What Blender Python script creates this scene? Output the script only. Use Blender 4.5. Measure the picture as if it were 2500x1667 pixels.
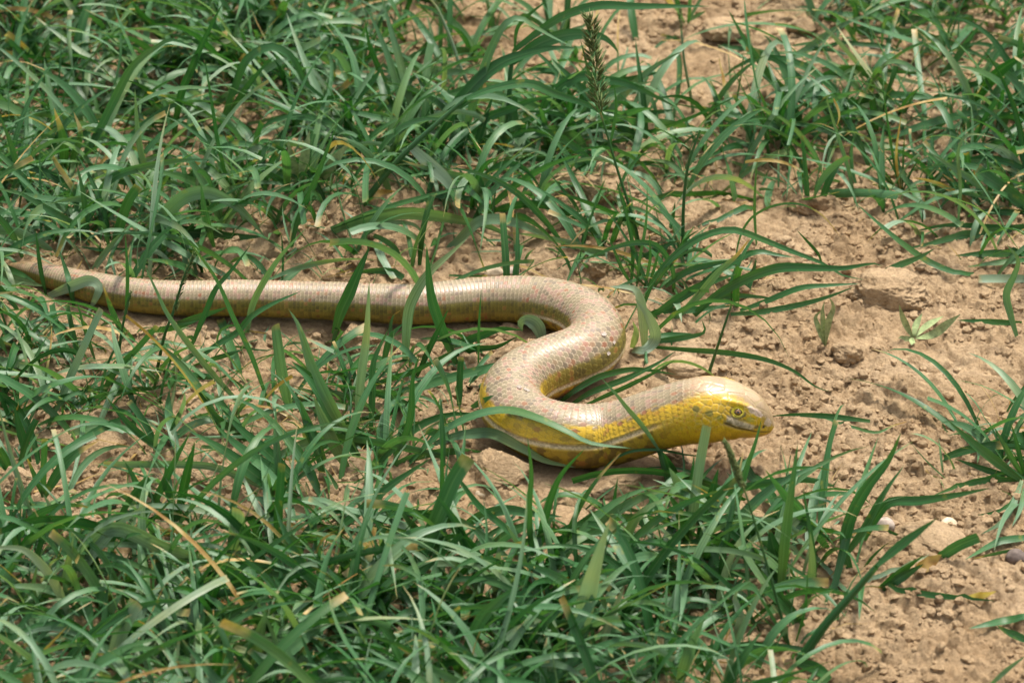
import bpy, math, random
import numpy as np
from mathutils import Vector, Matrix

# ------------------------------------------------------------------ camera, sky, sun, exposure
sc = bpy.context.scene
for o in list(bpy.data.objects):
    bpy.data.objects.remove(o, do_unlink=True)
col = sc.collection
PITCH = math.radians(30.0); DIST = 4.0; FOCAL = 160.0
PW, PH = 2500.0, 1667.0
FPX = PW * FOCAL / 36.0
CAM = np.array([0.0, -DIST * math.cos(PITCH), DIST * math.sin(PITCH)])
FWD = np.array([0.0, math.cos(PITCH), -math.sin(PITCH)])
UPV = np.array([0.0, math.sin(PITCH), math.cos(PITCH)])
cd = bpy.data.cameras.new('camera'); cam = bpy.data.objects.new('camera', cd); col.objects.link(cam)
cam.location = CAM.tolist(); cam.rotation_euler = (math.pi / 2 - PITCH, 0, 0)
cd.lens = FOCAL; cd.sensor_width = 36.0; cd.clip_start = 0.1; cd.clip_end = 2000
cd.dof.use_dof = True; cd.dof.focus_distance = 3.93; cd.dof.aperture_fstop = 10.0
sc.camera = cam

SUNV = Vector((0.20, 0.30, 0.93)).normalized()
w = bpy.data.worlds.new('World'); sc.world = w; w.use_nodes = True
nt = w.node_tree; nt.nodes.clear()
sky = nt.nodes.new('ShaderNodeTexSky'); sky.sky_type = 'NISHITA'; sky.sun_disc = False
sky.sun_elevation = math.asin(SUNV.z); sky.sun_rotation = math.atan2(SUNV.x, SUNV.y)
sky.air_density = 1.0; sky.dust_density = 4.0; sky.ozone_density = 1.0
hs = nt.nodes.new('ShaderNodeHueSaturation'); hs.inputs['Saturation'].default_value = 0.25   # thin white overcast
bg = nt.nodes.new('ShaderNodeBackground'); bg.inputs['Strength'].default_value = 0.075
wo = nt.nodes.new('ShaderNodeOutputWorld')
nt.links.new(sky.outputs[0], hs.inputs['Color']); nt.links.new(hs.outputs[0], bg.inputs[0]); nt.links.new(bg.outputs[0], wo.inputs[0])
sl = bpy.data.lights.new('sun', 'SUN'); sl.energy = 1.5; sl.angle = math.radians(10); sl.color = (1.0, 0.93, 0.83)
sun = bpy.data.objects.new('sun', sl); col.objects.link(sun)
sun.rotation_euler = SUNV.to_track_quat('Z', 'Y').to_euler(); sun.location = (0, 0, 3)
vs = sc.view_settings; vs.view_transform = 'Standard'; vs.look = 'None'; vs.gamma = 1.0; vs.use_curve_mapping = False
vs.exposure = 1.85
sc.render.engine = 'CYCLES'
sc.cycles.use_denoising = True
sc.cycles.max_bounces = 6; sc.cycles.diffuse_bounces = 3; sc.cycles.glossy_bounces = 2; sc.cycles.transmission_bounces = 3
sc.cycles.caustics_reflective = False; sc.cycles.caustics_refractive = False

RNG = np.random.default_rng(7); random.seed(7)

# ------------------------------------------------------------------ photograph pixel <-> place
def ray(px, py):
    px = np.asarray(px, float); py = np.asarray(py, float)
    d = FWD[None] + ((px - PW / 2) / FPX)[..., None] * np.array([1.0, 0, 0]) + ((PH / 2 - py) / FPX)[..., None] * UPV
    return d
def at_z(px, py, z=0.0):
    d = ray(np.atleast_1d(px), np.atleast_1d(py)); t = (np.asarray(z) - CAM[2]) / d[:, 2]
    return CAM + t[:, None] * d
def at_y(px, py, y):
    d = ray(np.atleast_1d(px), np.atleast_1d(py)); t = (np.asarray(y) - CAM[1]) / d[:, 1]
    return CAM + t[:, None] * d
def project(P):
    q = P - CAM; dep = q @ FWD
    return PW / 2 + q[..., 0] / dep * FPX, PH / 2 - (q @ UPV) / dep * FPX, dep
ZOOM = {'A': (0, 560, 2.767), 'B': (700, 600, 2.767), 'C': (1400, 880, 4.276), 'D': (0, 0, 2.613), 'E': (800, 0, 2.613),
        'F': (1650, 0, 2.613), 'G': (1400, 400, 2.138), 'H': (0, 1000, 2.351), 'I': (800, 1060, 2.584), 'J': (1650, 1000, 2.351),
        'K': (1150, 850, 4.704), 'Q': (0, 0, 1.0)}
def zpx(reg, pts):
    ox, oy, s = ZOOM[reg]; a = np.array(pts, float)
    return np.stack([ox + a[:, 0] / s, oy + a[:, 1] / s], 1)

# ------------------------------------------------------------------ noise
def hsh(ix, iy, k):
    h = (ix.astype(np.int64) * 374761393 + iy.astype(np.int64) * 668265263 + k * 1442695041) & 0x7fffffff
    h = ((h ^ (h >> 13)) * 1274126177) & 0x7fffffff
    h = ((h ^ (h >> 16)) * 974634877) & 0x7fffffff
    return ((h ^ (h >> 15)) & 0xffffff) / float(0x1000000)
def vnoise(x, y, k=0):
    ix = np.floor(x); iy = np.floor(y); fx = x - ix; fy = y - iy
    ux = fx * fx * fx * (fx * (fx * 6 - 15) + 10); uy = fy * fy * fy * (fy * (fy * 6 - 15) + 10)
    r = 0
    for dx in (0, 1):
        for dy in (0, 1):
            a = hsh(ix + dx, iy + dy, k) * 6.2831853
            g = np.cos(a) * (fx - dx) + np.sin(a) * (fy - dy)
            r = r + g * (ux if dx else 1 - ux) * (uy if dy else 1 - uy)
    return r * 1.5
def fbm(x, y, o=4, k=0, gain=0.5):
    r = 0; a = 1.0; f = 1.0
    for i in range(o):
        r = r + a * vnoise(x * f + 17.3 * i, y * f - 9.1 * i, k + i); a *= gain; f *= 2.03
    return r
def worley(x, y, k=0):
    ix = np.floor(x); iy = np.floor(y)
    f1 = np.full(x.shape, 9.0); f2 = np.full(x.shape, 9.0); cid = np.zeros(x.shape)
    for dx in (-1, 0, 1):
        for dy in (-1, 0, 1):
            cx = ix + dx; cy = iy + dy
            px = cx + hsh(cx, cy, k); py = cy + hsh(cx, cy, k + 1)
            d = np.hypot(px - x, py - y); n = d < f1
            f2 = np.where(n, f1, np.minimum(f2, d)); cid = np.where(n, hsh(cx, cy, k + 2), cid); f1 = np.where(n, d, f1)
    return f1, f2, cid
def sstep(a, b, x):
    t = np.clip((x - a) / (b - a), 0, 1); return t * t * (3 - 2 * t)

# ------------------------------------------------------------------ mesh helpers
def mesh_np(name, V, Q, attr=None, attr_name='blade', uv=None):
    """V (n,3), Q (m,4) or (m,3)"""
    me = bpy.data.meshes.new(name); V = np.asarray(V, np.float32); Q = np.asarray(Q, np.int32)
    k = Q.shape[1]; me.vertices.add(len(V)); me.vertices.foreach_set('co', V.ravel())
    me.loops.add(Q.size); me.loops.foreach_set('vertex_index', Q.ravel())
    me.polygons.add(len(Q)); me.polygons.foreach_set('loop_start', np.arange(0, Q.size, k, dtype=np.int32))
    me.polygons.foreach_set('use_smooth', np.ones(len(Q), bool))
    if attr is not None:
        at = me.attributes.new(attr_name, 'FLOAT_COLOR', 'POINT'); at.data.foreach_set('color', np.asarray(attr, np.float32).ravel())
    me.update(calc_edges=True)
    return me
def obj(name, me, mat, parent=None, loc=None):
    o = bpy.data.objects.new(name, me); col.objects.link(o)
    if me is not None and mat is not None and not me.materials:
        me.materials.append(mat)
    if parent is not None: o.parent = parent
    if loc is not None: o.location = loc
    return o
def thing(name, label, cat, loc, group=None):
    o = bpy.data.objects.new(name, None); col.objects.link(o); o.location = [float(v) for v in loc]
    o.empty_display_size = 0.02
    o['label'] = label; o['category'] = cat; o['kind'] = 'thing'
    if group: o['group'] = group
    return o
def tag(o, label, cat, group=None):
    o['label'] = label; o['category'] = cat; o['kind'] = 'thing'
    if group: o['group'] = group
def grid_quads(n, m, closed=False):
    i = np.arange(n - 1)[:, None]; j = np.arange(m if closed else m - 1)[None]
    j2 = (j + 1) % m
    return np.stack([i * m + j, i * m + j2, (i + 1) * m + j2, (i + 1) * m + j], -1).reshape(-1, 4)

# ------------------------------------------------------------------ materials
def new_mat(name):
    m = bpy.data.materials.new(name); m.use_nodes = True; t = m.node_tree; t.nodes.clear()
    out = t.nodes.new('ShaderNodeOutputMaterial'); return m, t, out
def N(t, typ, **kw):
    n = t.nodes.new(typ)
    for k, v in kw.items(): setattr(n, k, v)
    return n
def ramp(t, fac, stops):
    r = t.nodes.new('ShaderNodeValToRGB'); e = r.color_ramp.elements
    while len(e) < len(stops): e.new(0.5)
    for q, (p, c) in zip(e, stops): q.position = p; q.color = (*c, 1)
    t.links.new(fac, r.inputs[0]); return r.outputs[0]
def mixc(t, fac, a, b, bt='MIX'):
    m = t.nodes.new('ShaderNodeMix'); m.data_type = 'RGBA'; m.blend_type = bt
    for s, v in ((m.inputs[0], fac), (m.inputs[6], a), (m.inputs[7], b)):
        if isinstance(v, (int, float)): s.default_value = v
        elif isinstance(v, tuple): s.default_value = (*v, 1)
        else: t.links.new(v, s)
    return m.outputs[2]
def mth(t, op, a, b=None, c=None, clamp=False):
    m = t.nodes.new('ShaderNodeMath'); m.operation = op; m.use_clamp = clamp
    for i, v in enumerate((a, b, c)):
        if v is None: continue
        if isinstance(v, (int, float)): m.inputs[i].default_value = v
        else: t.links.new(v, m.inputs[i])
    return m.outputs[0]

def soil_material(name, tone=1.0):
    m, t, out = new_mat(name)
    co = N(t, 'ShaderNodeNewGeometry').outputs['Position']
    def noise(scale, det=5, rough=0.6, dist=0.0):
        n = N(t, 'ShaderNodeTexNoise'); n.inputs['Scale'].default_value = scale; n.inputs['Detail'].default_value = det
        n.inputs['Roughness'].default_value = rough; n.inputs['Distortion'].default_value = dist
        t.links.new(co, n.inputs['Vector']); return n.outputs[0]
    n1 = noise(9, 6); n2 = noise(70, 6, 0.65); n3 = noise(420, 4, 0.7)
    c1 = ramp(t, n1, [(0.30, (0.330 * tone, 0.222 * tone, 0.122 * tone)), (0.5, (0.400 * tone, 0.282 * tone, 0.165 * tone)), (0.72, (0.480 * tone, 0.350 * tone, 0.218 * tone))])
    c2 = ramp(t, n2, [(0.28, (0.62, 0.58, 0.52)), (0.5, (1, 1, 1)), (0.75, (1.16, 1.14, 1.10))])
    c3 = ramp(t, n3, [(0.30, (0.70, 0.67, 0.62)), (0.5, (1, 1, 1)), (0.72, (1.14, 1.13, 1.10))])
    c = mixc(t, 1.0, mixc(t, 1.0, c1, c2, 'MULTIPLY'), c3, 'MULTIPLY')
    b = N(t, 'ShaderNodeBsdfPrincipled'); t.links.new(c, b.inputs['Base Color']); b.inputs['Roughness'].default_value = 0.95
    b.inputs['Specular IOR Level'].default_value = 0.15
    bp1 = N(t, 'ShaderNodeBump'); bp1.inputs['Strength'].default_value = 1.0; bp1.inputs['Distance'].default_value = 0.004
    t.links.new(noise(150, 8, 0.7, 0.6), bp1.inputs['Height'])
    bp2 = N(t, 'ShaderNodeBump'); bp2.inputs['Strength'].default_value = 0.9; bp2.inputs['Distance'].default_value = 0.002
    t.links.new(noise(620, 5, 0.75), bp2.inputs['Height']); t.links.new(bp1.outputs[0], bp2.inputs['Normal'])
    t.links.new(bp2.outputs[0], b.inputs['Normal']); t.links.new(b.outputs[0], out.inputs[0])
    return m

def grass_material():
    m, t, out = new_mat('grass_leaf')
    at = N(t, 'ShaderNodeAttribute', attribute_name='blade')
    sp = N(t, 'ShaderNodeSeparateColor'); t.links.new(at.outputs['Color'], sp.inputs[0])
    tint, tt, u, dry = sp.outputs[0], sp.outputs[1], sp.outputs[2], at.outputs['Alpha']
    pos = N(t, 'ShaderNodeNewGeometry').outputs['Position']
    g = ramp(t, tint, [(0.0, (0.013, 0.072, 0.012)), (0.35, (0.030, 0.116, 0.031)), (0.62, (0.060, 0.160, 0.062)), (0.85, (0.120, 0.215, 0.118)), (1.0, (0.200, 0.285, 0.190))])
    hn = N(t, 'ShaderNodeTexNoise'); hn.inputs['Scale'].default_value = 16; hn.inputs['Detail'].default_value = 2; t.links.new(pos, hn.inputs['Vector'])
    g = mixc(t, mth(t, 'MULTIPLY', mth(t, 'SUBTRACT', hn.outputs[0], 0.48, clamp=True), 2.6, clamp=True), g, mixc(t, 1.0, g, (1.75, 1.15, 0.62), 'MULTIPLY'))
    # lengthwise veins
    cv = N(t, 'ShaderNodeCombineXYZ'); t.links.new(mth(t, 'MULTIPLY', u, 9.0), cv.inputs[0]); t.links.new(mth(t, 'MULTIPLY', tt, 1.2), cv.inputs[1]); t.links.new(mth(t, 'MULTIPLY', tint, 40.0), cv.inputs[2])
    vn = N(t, 'ShaderNodeTexNoise'); vn.inputs['Scale'].default_value = 1.0; vn.inputs['Detail'].default_value = 3; t.links.new(cv.outputs[0], vn.inputs['Vector'])
    g = mixc(t, 1.0, g, ramp(t, vn.outputs[0], [(0.3, (0.72, 0.74, 0.70)), (0.5, (1, 1, 1)), (0.7, (1.32, 1.25, 1.3))]), 'MULTIPLY')
    # midrib
    rib = mth(t, 'SUBTRACT', 1.0, mth(t, 'MULTIPLY', mth(t, 'ABSOLUTE', mth(t, 'SUBTRACT', u, 0.5)), 14.0), clamp=True)
    g = mixc(t, mth(t, 'MULTIPLY', rib, 0.35), g, (0.13, 0.22, 0.09))
    # blotches of yellow
    bn = N(t, 'ShaderNodeTexNoise'); bn.inputs['Scale'].default_value = 95; bn.inputs['Detail'].default_value = 2; t.links.new(pos, bn.inputs['Vector'])
    bl = mth(t, 'MULTIPLY', mth(t, 'SUBTRACT', bn.outputs[0], 0.66, clamp=True), 5.0, clamp=True)
    g = mixc(t, bl, g, (0.22, 0.24, 0.04))
    # drying tip and dead blades
    dn = N(t, 'ShaderNodeTexNoise'); dn.inputs['Scale'].default_value = 60; t.links.new(pos, dn.inputs['Vector'])
    tip = mth(t, 'MULTIPLY', mth(t, 'SUBTRACT', mth(t, 'ADD', tt, mth(t, 'ADD', mth(t, 'MULTIPLY', dry, 1.15), mth(t, 'MULTIPLY', mth(t, 'SUBTRACT', dn.outputs[0], 0.5), 0.25))), 1.08, clamp=True), 7.0, clamp=True)
    dc = ramp(t, dn.outputs[0], [(0.3, (0.26, 0.135, 0.035)), (0.5, (0.40, 0.27, 0.09)), (0.7, (0.50, 0.38, 0.19))])
    g = mixc(t, tip, g, dc)
    b = N(t, 'ShaderNodeBsdfPrincipled'); t.links.new(g, b.inputs['Base Color'])
    b.inputs['Roughness'].default_value = 0.42; b.inputs['Specular IOR Level'].default_value = 0.40
    bp = N(t, 'ShaderNodeBump'); bp.inputs['Strength'].default_value = 0.35; bp.inputs['Distance'].default_value = 0.0006; t.links.new(vn.outputs[0], bp.inputs['Height'])
    t.links.new(bp.outputs[0], b.inputs['Normal'])
    tr = N(t, 'ShaderNodeBsdfTranslucent'); t.links.new(mixc(t, 1.0, g, (1.25, 1.45, 0.55), 'MULTIPLY'), tr.inputs[0])
    ms = N(t, 'ShaderNodeMixShader'); ms.inputs[0].default_value = 0.28
    t.links.new(b.outputs[0], ms.inputs[1]); t.links.new(tr.outputs[0], ms.inputs[2]); t.links.new(ms.outputs[0], out.inputs[0])
    return m

def plain_mat(name, c, rough=0.6, spec=0.4, var=0.25, scale=200, coat=0.0):
    m, t, out = new_mat(name)
    pos = N(t, 'ShaderNodeNewGeometry').outputs['Position']
    n = N(t, 'ShaderNodeTexNoise'); n.inputs['Scale'].default_value = scale; n.inputs['Detail'].default_value = 4; t.links.new(pos, n.inputs['Vector'])
    cc = ramp(t, n.outputs[0], [(0.3, tuple(v * (1 - var) for v in c)), (0.7, tuple(v * (1 + var) for v in c))])
    b = N(t, 'ShaderNodeBsdfPrincipled'); t.links.new(cc, b.inputs['Base Color']); b.inputs['Roughness'].default_value = rough
    b.inputs['Specular IOR Level'].default_value = spec; b.inputs['Coat Weight'].default_value = coat; b.inputs['Coat Roughness'].default_value = 0.05
    bp = N(t, 'ShaderNodeBump'); bp.inputs['Strength'].default_value = 0.4; bp.inputs['Distance'].default_value = 0.001; t.links.new(n.outputs[0], bp.inputs['Height'])
    t.links.new(bp.outputs[0], b.inputs['Normal']); t.links.new(b.outputs[0], out.inputs[0]); return m

M_SOIL = soil_material('soil', 1.06); M_CLOD = soil_material('dry_clod', 1.08); M_GRASS = grass_material()
M_STRAW = plain_mat('dry_straw', (0.45, 0.33, 0.18), 0.7, 0.2)
M_SEED = plain_mat('seed_head', (0.085, 0.115, 0.035), 0.7, 0.2, 0.5, 700)
M_PEBBLE = plain_mat('pebble', (0.33, 0.27, 0.22), 0.8, 0.25, 0.3, 250)
M_PALE = plain_mat('pale_pebble', (0.52, 0.42, 0.29), 0.85, 0.2, 0.2, 250)
M_DARKP = plain_mat('dark_pebble', (0.13, 0.10, 0.085), 0.8, 0.25, 0.3, 250)
M_HERB = plain_mat('downy_leaf', (0.27, 0.33, 0.15), 0.75, 0.2, 0.35, 260)

def lizard_material():
    m, t, out = new_mat('scaly_skin')
    at = N(t, 'ShaderNodeAttribute', attribute_name='skin')
    pos = N(t, 'ShaderNodeNewGeometry').outputs['Position']
    n = N(t, 'ShaderNodeTexNoise'); n.inputs['Scale'].default_value = 900; n.inputs['Detail'].default_value = 4; t.links.new(pos, n.inputs['Vector'])
    c = mixc(t, 1.0, at.outputs['Color'], ramp(t, n.outputs[0], [(0.3, (0.84, 0.82, 0.78)), (0.7, (1.13, 1.12, 1.10))]), 'MULTIPLY')
    b = N(t, 'ShaderNodeBsdfPrincipled'); t.links.new(c, b.inputs['Base Color'])
    t.links.new(at.outputs['Alpha'], b.inputs['Roughness']); b.inputs['Specular IOR Level'].default_value = 0.5
    b.inputs['Coat Weight'].default_value = 0.15; b.inputs['Coat Roughness'].default_value = 0.22
    b.inputs['Subsurface Weight'].default_value = 0.0
    bp = N(t, 'ShaderNodeBump'); bp.inputs['Strength'].default_value = 0.25; bp.inputs['Distance'].default_value = 0.0004; t.links.new(n.outputs[0], bp.inputs['Height'])
    t.links.new(bp.outputs[0], b.inputs['Normal']); t.links.new(b.outputs[0], out.inputs[0]); return m
M_SKIN = lizard_material()

# ------------------------------------------------------------------ the lizard's course over the ground (photo px: x, y, half thickness)
BODY = [(14, 652, 5), (36, 655, 15), (70, 661, 23), (126, 676, 31), (190, 693, 36), (253, 708, 40), (340, 722, 42.5), (434, 729, 44), (578, 729, 46), (759, 733, 47),
        (900, 740, 48.5), (1007, 744, 50.5), (1100, 738, 53), (1180, 731, 55), (1270, 732, 59), (1345, 741, 63), (1410, 763, 66), (1450, 796, 68),
        (1455, 832, 70), (1420, 866, 73), (1352, 893, 74), (1290, 920, 74.5), (1252, 955, 75), (1254, 1000, 75), (1293, 1036, 75), (1350, 1057, 75.5),
        (1412, 1066, 76), (1475, 1064, 75.5), (1535, 1050, 74), (1590, 1031, 73.5), (1640, 1015, 74)]
HEADP = [(1705, 1004, 78.5, 0.92), (1740, 1001, 77, 0.93), (1774, 1003, 72, 0.92), (1800, 1008, 66, 0.90), (1821, 1014, 59.5, 0.88), (1845, 1025, 48, 0.84), (1858, 1031, 40.5, 0.80),
         (1870, 1036, 31.5, 0.80), (1880, 1039.5, 21, 0.85), (1886, 1041, 12, 0.9), (1889.5, 1042, 2.0, 1)]
Bp = np.array(BODY); 
mpp = DIST / FPX
rad = Bp[:, 2] * mpp
P0 = []
for (x, y, hw), r in zip(BODY, rad):
    P0.append(at_z(x, y, r * 0.95)[0])
P0 = np.array(P0)
# the neck lifts off the ground: hold it in one upright plane
ny = P0[-4, 1]
for k in (-3, -2, -1):
    P0[k] = at_y(BODY[k][0], BODY[k][1], ny - 0.002 * (k + 4))[0]
HP = np.array([at_y(x, y, ny - 0.008 - 0.0001 * i)[0] for i, (x, y, h, b) in enumerate(HEADP)])
PATH = np.vstack([P0, HP]); RR = np.concatenate([rad, np.array([h[2] for h in HEADP]) * mpp]); SIDE = np.concatenate([np.ones(len(rad)), [h[3] for h in HEADP]])
PX = np.concatenate([Bp[:, 0], [h[0] for h in HEADP]])
def catmull(P, tq):
    n = len(P); i = np.clip(np.floor(tq).astype(int), 0, n - 2); f = (tq - i)[:, None]
    g = lambda k: P[np.clip(k, 0, n - 1)]
    p0, p1, p2, p3 = g(i - 1), g(i), g(i + 1), g(i + 2)
    p0 = np.where((i == 0)[:, None], 2 * p1 - p2, p0); p3 = np.where((i == n - 2)[:, None], 2 * p2 - p1, p3)
    return 0.5 * ((2 * p1) + (-p0 + p2) * f + (2 * p0 - 5 * p1 + 4 * p2 - p3) * f ** 2 + (-p0 + 3 * p1 - 3 * p2 + p3) * f ** 3)
tq = np.linspace(0, len(PATH) - 1, 6000)
D4 = np.column_stack([PATH, RR, SIDE, PX])
dense = catmull(D4, tq)
seg = np.concatenate([[0], np.cumsum(np.linalg.norm(np.diff(dense[:, :3], axis=0), axis=1))])
TOT = seg[-1]
su = np.linspace(0, TOT, 5000)
dn = np.column_stack([np.interp(su, seg, dense[:, k]) for k in range(6)])
def gsm(a, sig):
    k = np.arange(-int(3 * sig), int(3 * sig) + 1); g = np.exp(-k * k / (2 * sig * sig)); g /= g.sum()
    p = np.pad(a, (len(k) // 2,), mode='reflect', reflect_type='odd'); return np.convolve(p, g, 'valid')
hd0 = su[np.argmin(np.abs(dn[:, 5] - 1700) + (su < TOT * 0.8) * 1e6)]
for k in range(4):
    s_ = gsm(dn[:, k], 28); wgt = sstep(hd0 + 0.01, hd0 - 0.01, su); dn[:, k] = dn[:, k] * (1 - wgt) + s_ * wgt
LIZ_XY = dn[::12, :2].copy(); LIZ_Z = dn[::12, 2].copy(); LIZ_R = dn[::12, 3].copy()
lpx, lpy, ldep = project(dn[::12, :3]); LIZ_HW = LIZ_R / ldep * FPX
def liz_dist(x, y):
    """distance in plan to the lizard's axis minus its radius, low part of the body only"""
    sh = x.shape; x = x.ravel(); y = y.ravel(); out = np.full(x.shape, 9.0)
    idx = np.where((np.abs(x) < 0.6) & (y < 0.25) & (y > -0.36))[0]; xs, ys = x[idx], y[idx]; oo = out[idx]
    for a in range(0, len(LIZ_XY), 2):
        if LIZ_Z[a] - LIZ_R[a] > 0.012: continue
        np.minimum(oo, np.hypot(xs - LIZ_XY[a, 0], ys - LIZ_XY[a, 1]) - LIZ_R[a], out=oo)
    out[idx] = oo; return out.reshape(sh)

# ------------------------------------------------------------------ ground
def height(x, y):
    crust = sstep(-0.20, 0.40, fbm(x * 4.3, y * 4.3, 3, 11))            # 1 = smooth crust, 0 = crumbly
    wx = x + 0.005 * vnoise(x * 70, y * 70, 5) + 0.0018 * vnoise(x * 210, y * 210, 7); wy = y + 0.005 * vnoise(x * 70, y * 70, 6) + 0.0018 * vnoise(x * 210, y * 210, 8)
    h = 0.013 * fbm(x * 2.6, y * 2.6, 2, 1) + 0.0065 * fbm(x * 15, y * 15, 4, 3, 0.55)
    f1, f2, c1 = worley(wx * 24, wy * 24, 21)
    h = h + crust * (0.0048 * (sstep(0.0, 0.11, f2 - f1) - 1) + 0.0035 * (c1 - 0.5))                  # cracked crust plates
    g1, g2, c2 = worley(wx * 55, wy * 55, 31)
    h = h + (1 - 0.80 * crust) * (0.0012 + 0.0070 * c2 ** 2.5) * np.clip((g2 - g1) / 0.38, 0, 1) ** 0.6       # lumps with sharp gaps
    k1, k2, c3 = worley(wx * 115 + 3.3, wy * 115, 41)
    h = h + (1 - 0.62 * crust) * (0.0008 + 0.0042 * c3 ** 2) * np.clip((k2 - k1) / 0.4, 0, 1) ** 0.6
    l1, l2, c4 = worley(wx * 215 + 1.3, wy * 215, 43)
    h = h + (1 - 0.55 * crust) * 0.0026 * c4 * np.clip((l2 - l1) / 0.45, 0, 1)
    h = h + 0.0016 * fbm(x * 120, y * 120, 3, 51)
    return h - 0.006
def ground(x, y, flat=True):
    h = height(x, y)
    ld = liz_dist(x, y) if flat else None
    if flat:
        kk = sstep(-0.012, 0.030, ld); h = h * kk + np.minimum(h, 0.0) * 0.3 * (1 - kk) - 0.0005 * (1 - kk)
    fade = sstep(4.0, 1.4, np.hypot(x, y)); return h * (0.15 + 0.85 * fade)
def axis(lo, hi, step, far):
    a = list(np.arange(lo, hi + step / 2, step)); d = step
    l, r = [], []; x = lo
    while x > -far: d *= 1.22; x -= d; l.append(x)
    d = step; x = hi
    while x < far: d *= 1.22; x += d; r.append(x)
    return np.array(l[::-1] + a + r)
gx = axis(-0.53, 0.53, 0.0018, 60); gy = axis(-0.68, 0.90, 0.0021, 60)
X, Y = np.meshgrid(gx, gy, indexing='ij')
Zg = ground(X, Y)
me = mesh_np('ground', np.stack([X, Y, Zg], -1).reshape(-1, 3), grid_quads(len(gx), len(gy))[:, ::-1])
o = obj('ground', me, M_SOIL); o['kind'] = 'structure'; o['label'] = 'dry tan crumbly soil with cracked crust'
def gz(x, y):
    """height of the built ground sheet"""
    x = np.atleast_1d(x).astype(float); y = np.atleast_1d(y).astype(float)
    i = np.clip(np.searchsorted(gx, x) - 1, 0, len(gx) - 2); j = np.clip(np.searchsorted(gy, y) - 1, 0, len(gy) - 2)
    fx = (x - gx[i]) / (gx[i + 1] - gx[i]); fy = (y - gy[j]) / (gy[j + 1] - gy[j])
    return (Zg[i, j] * (1 - fx) * (1 - fy) + Zg[i + 1, j] * fx * (1 - fy) + Zg[i, j + 1] * (1 - fx) * fy + Zg[i + 1, j + 1] * fx * fy)
def on_ground(px, py):
    p = at_z(px, py, 0.0)
    for _ in range(3): p = at_z(px, py, gz(p[:, 0], p[:, 1]))
    return p

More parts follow.
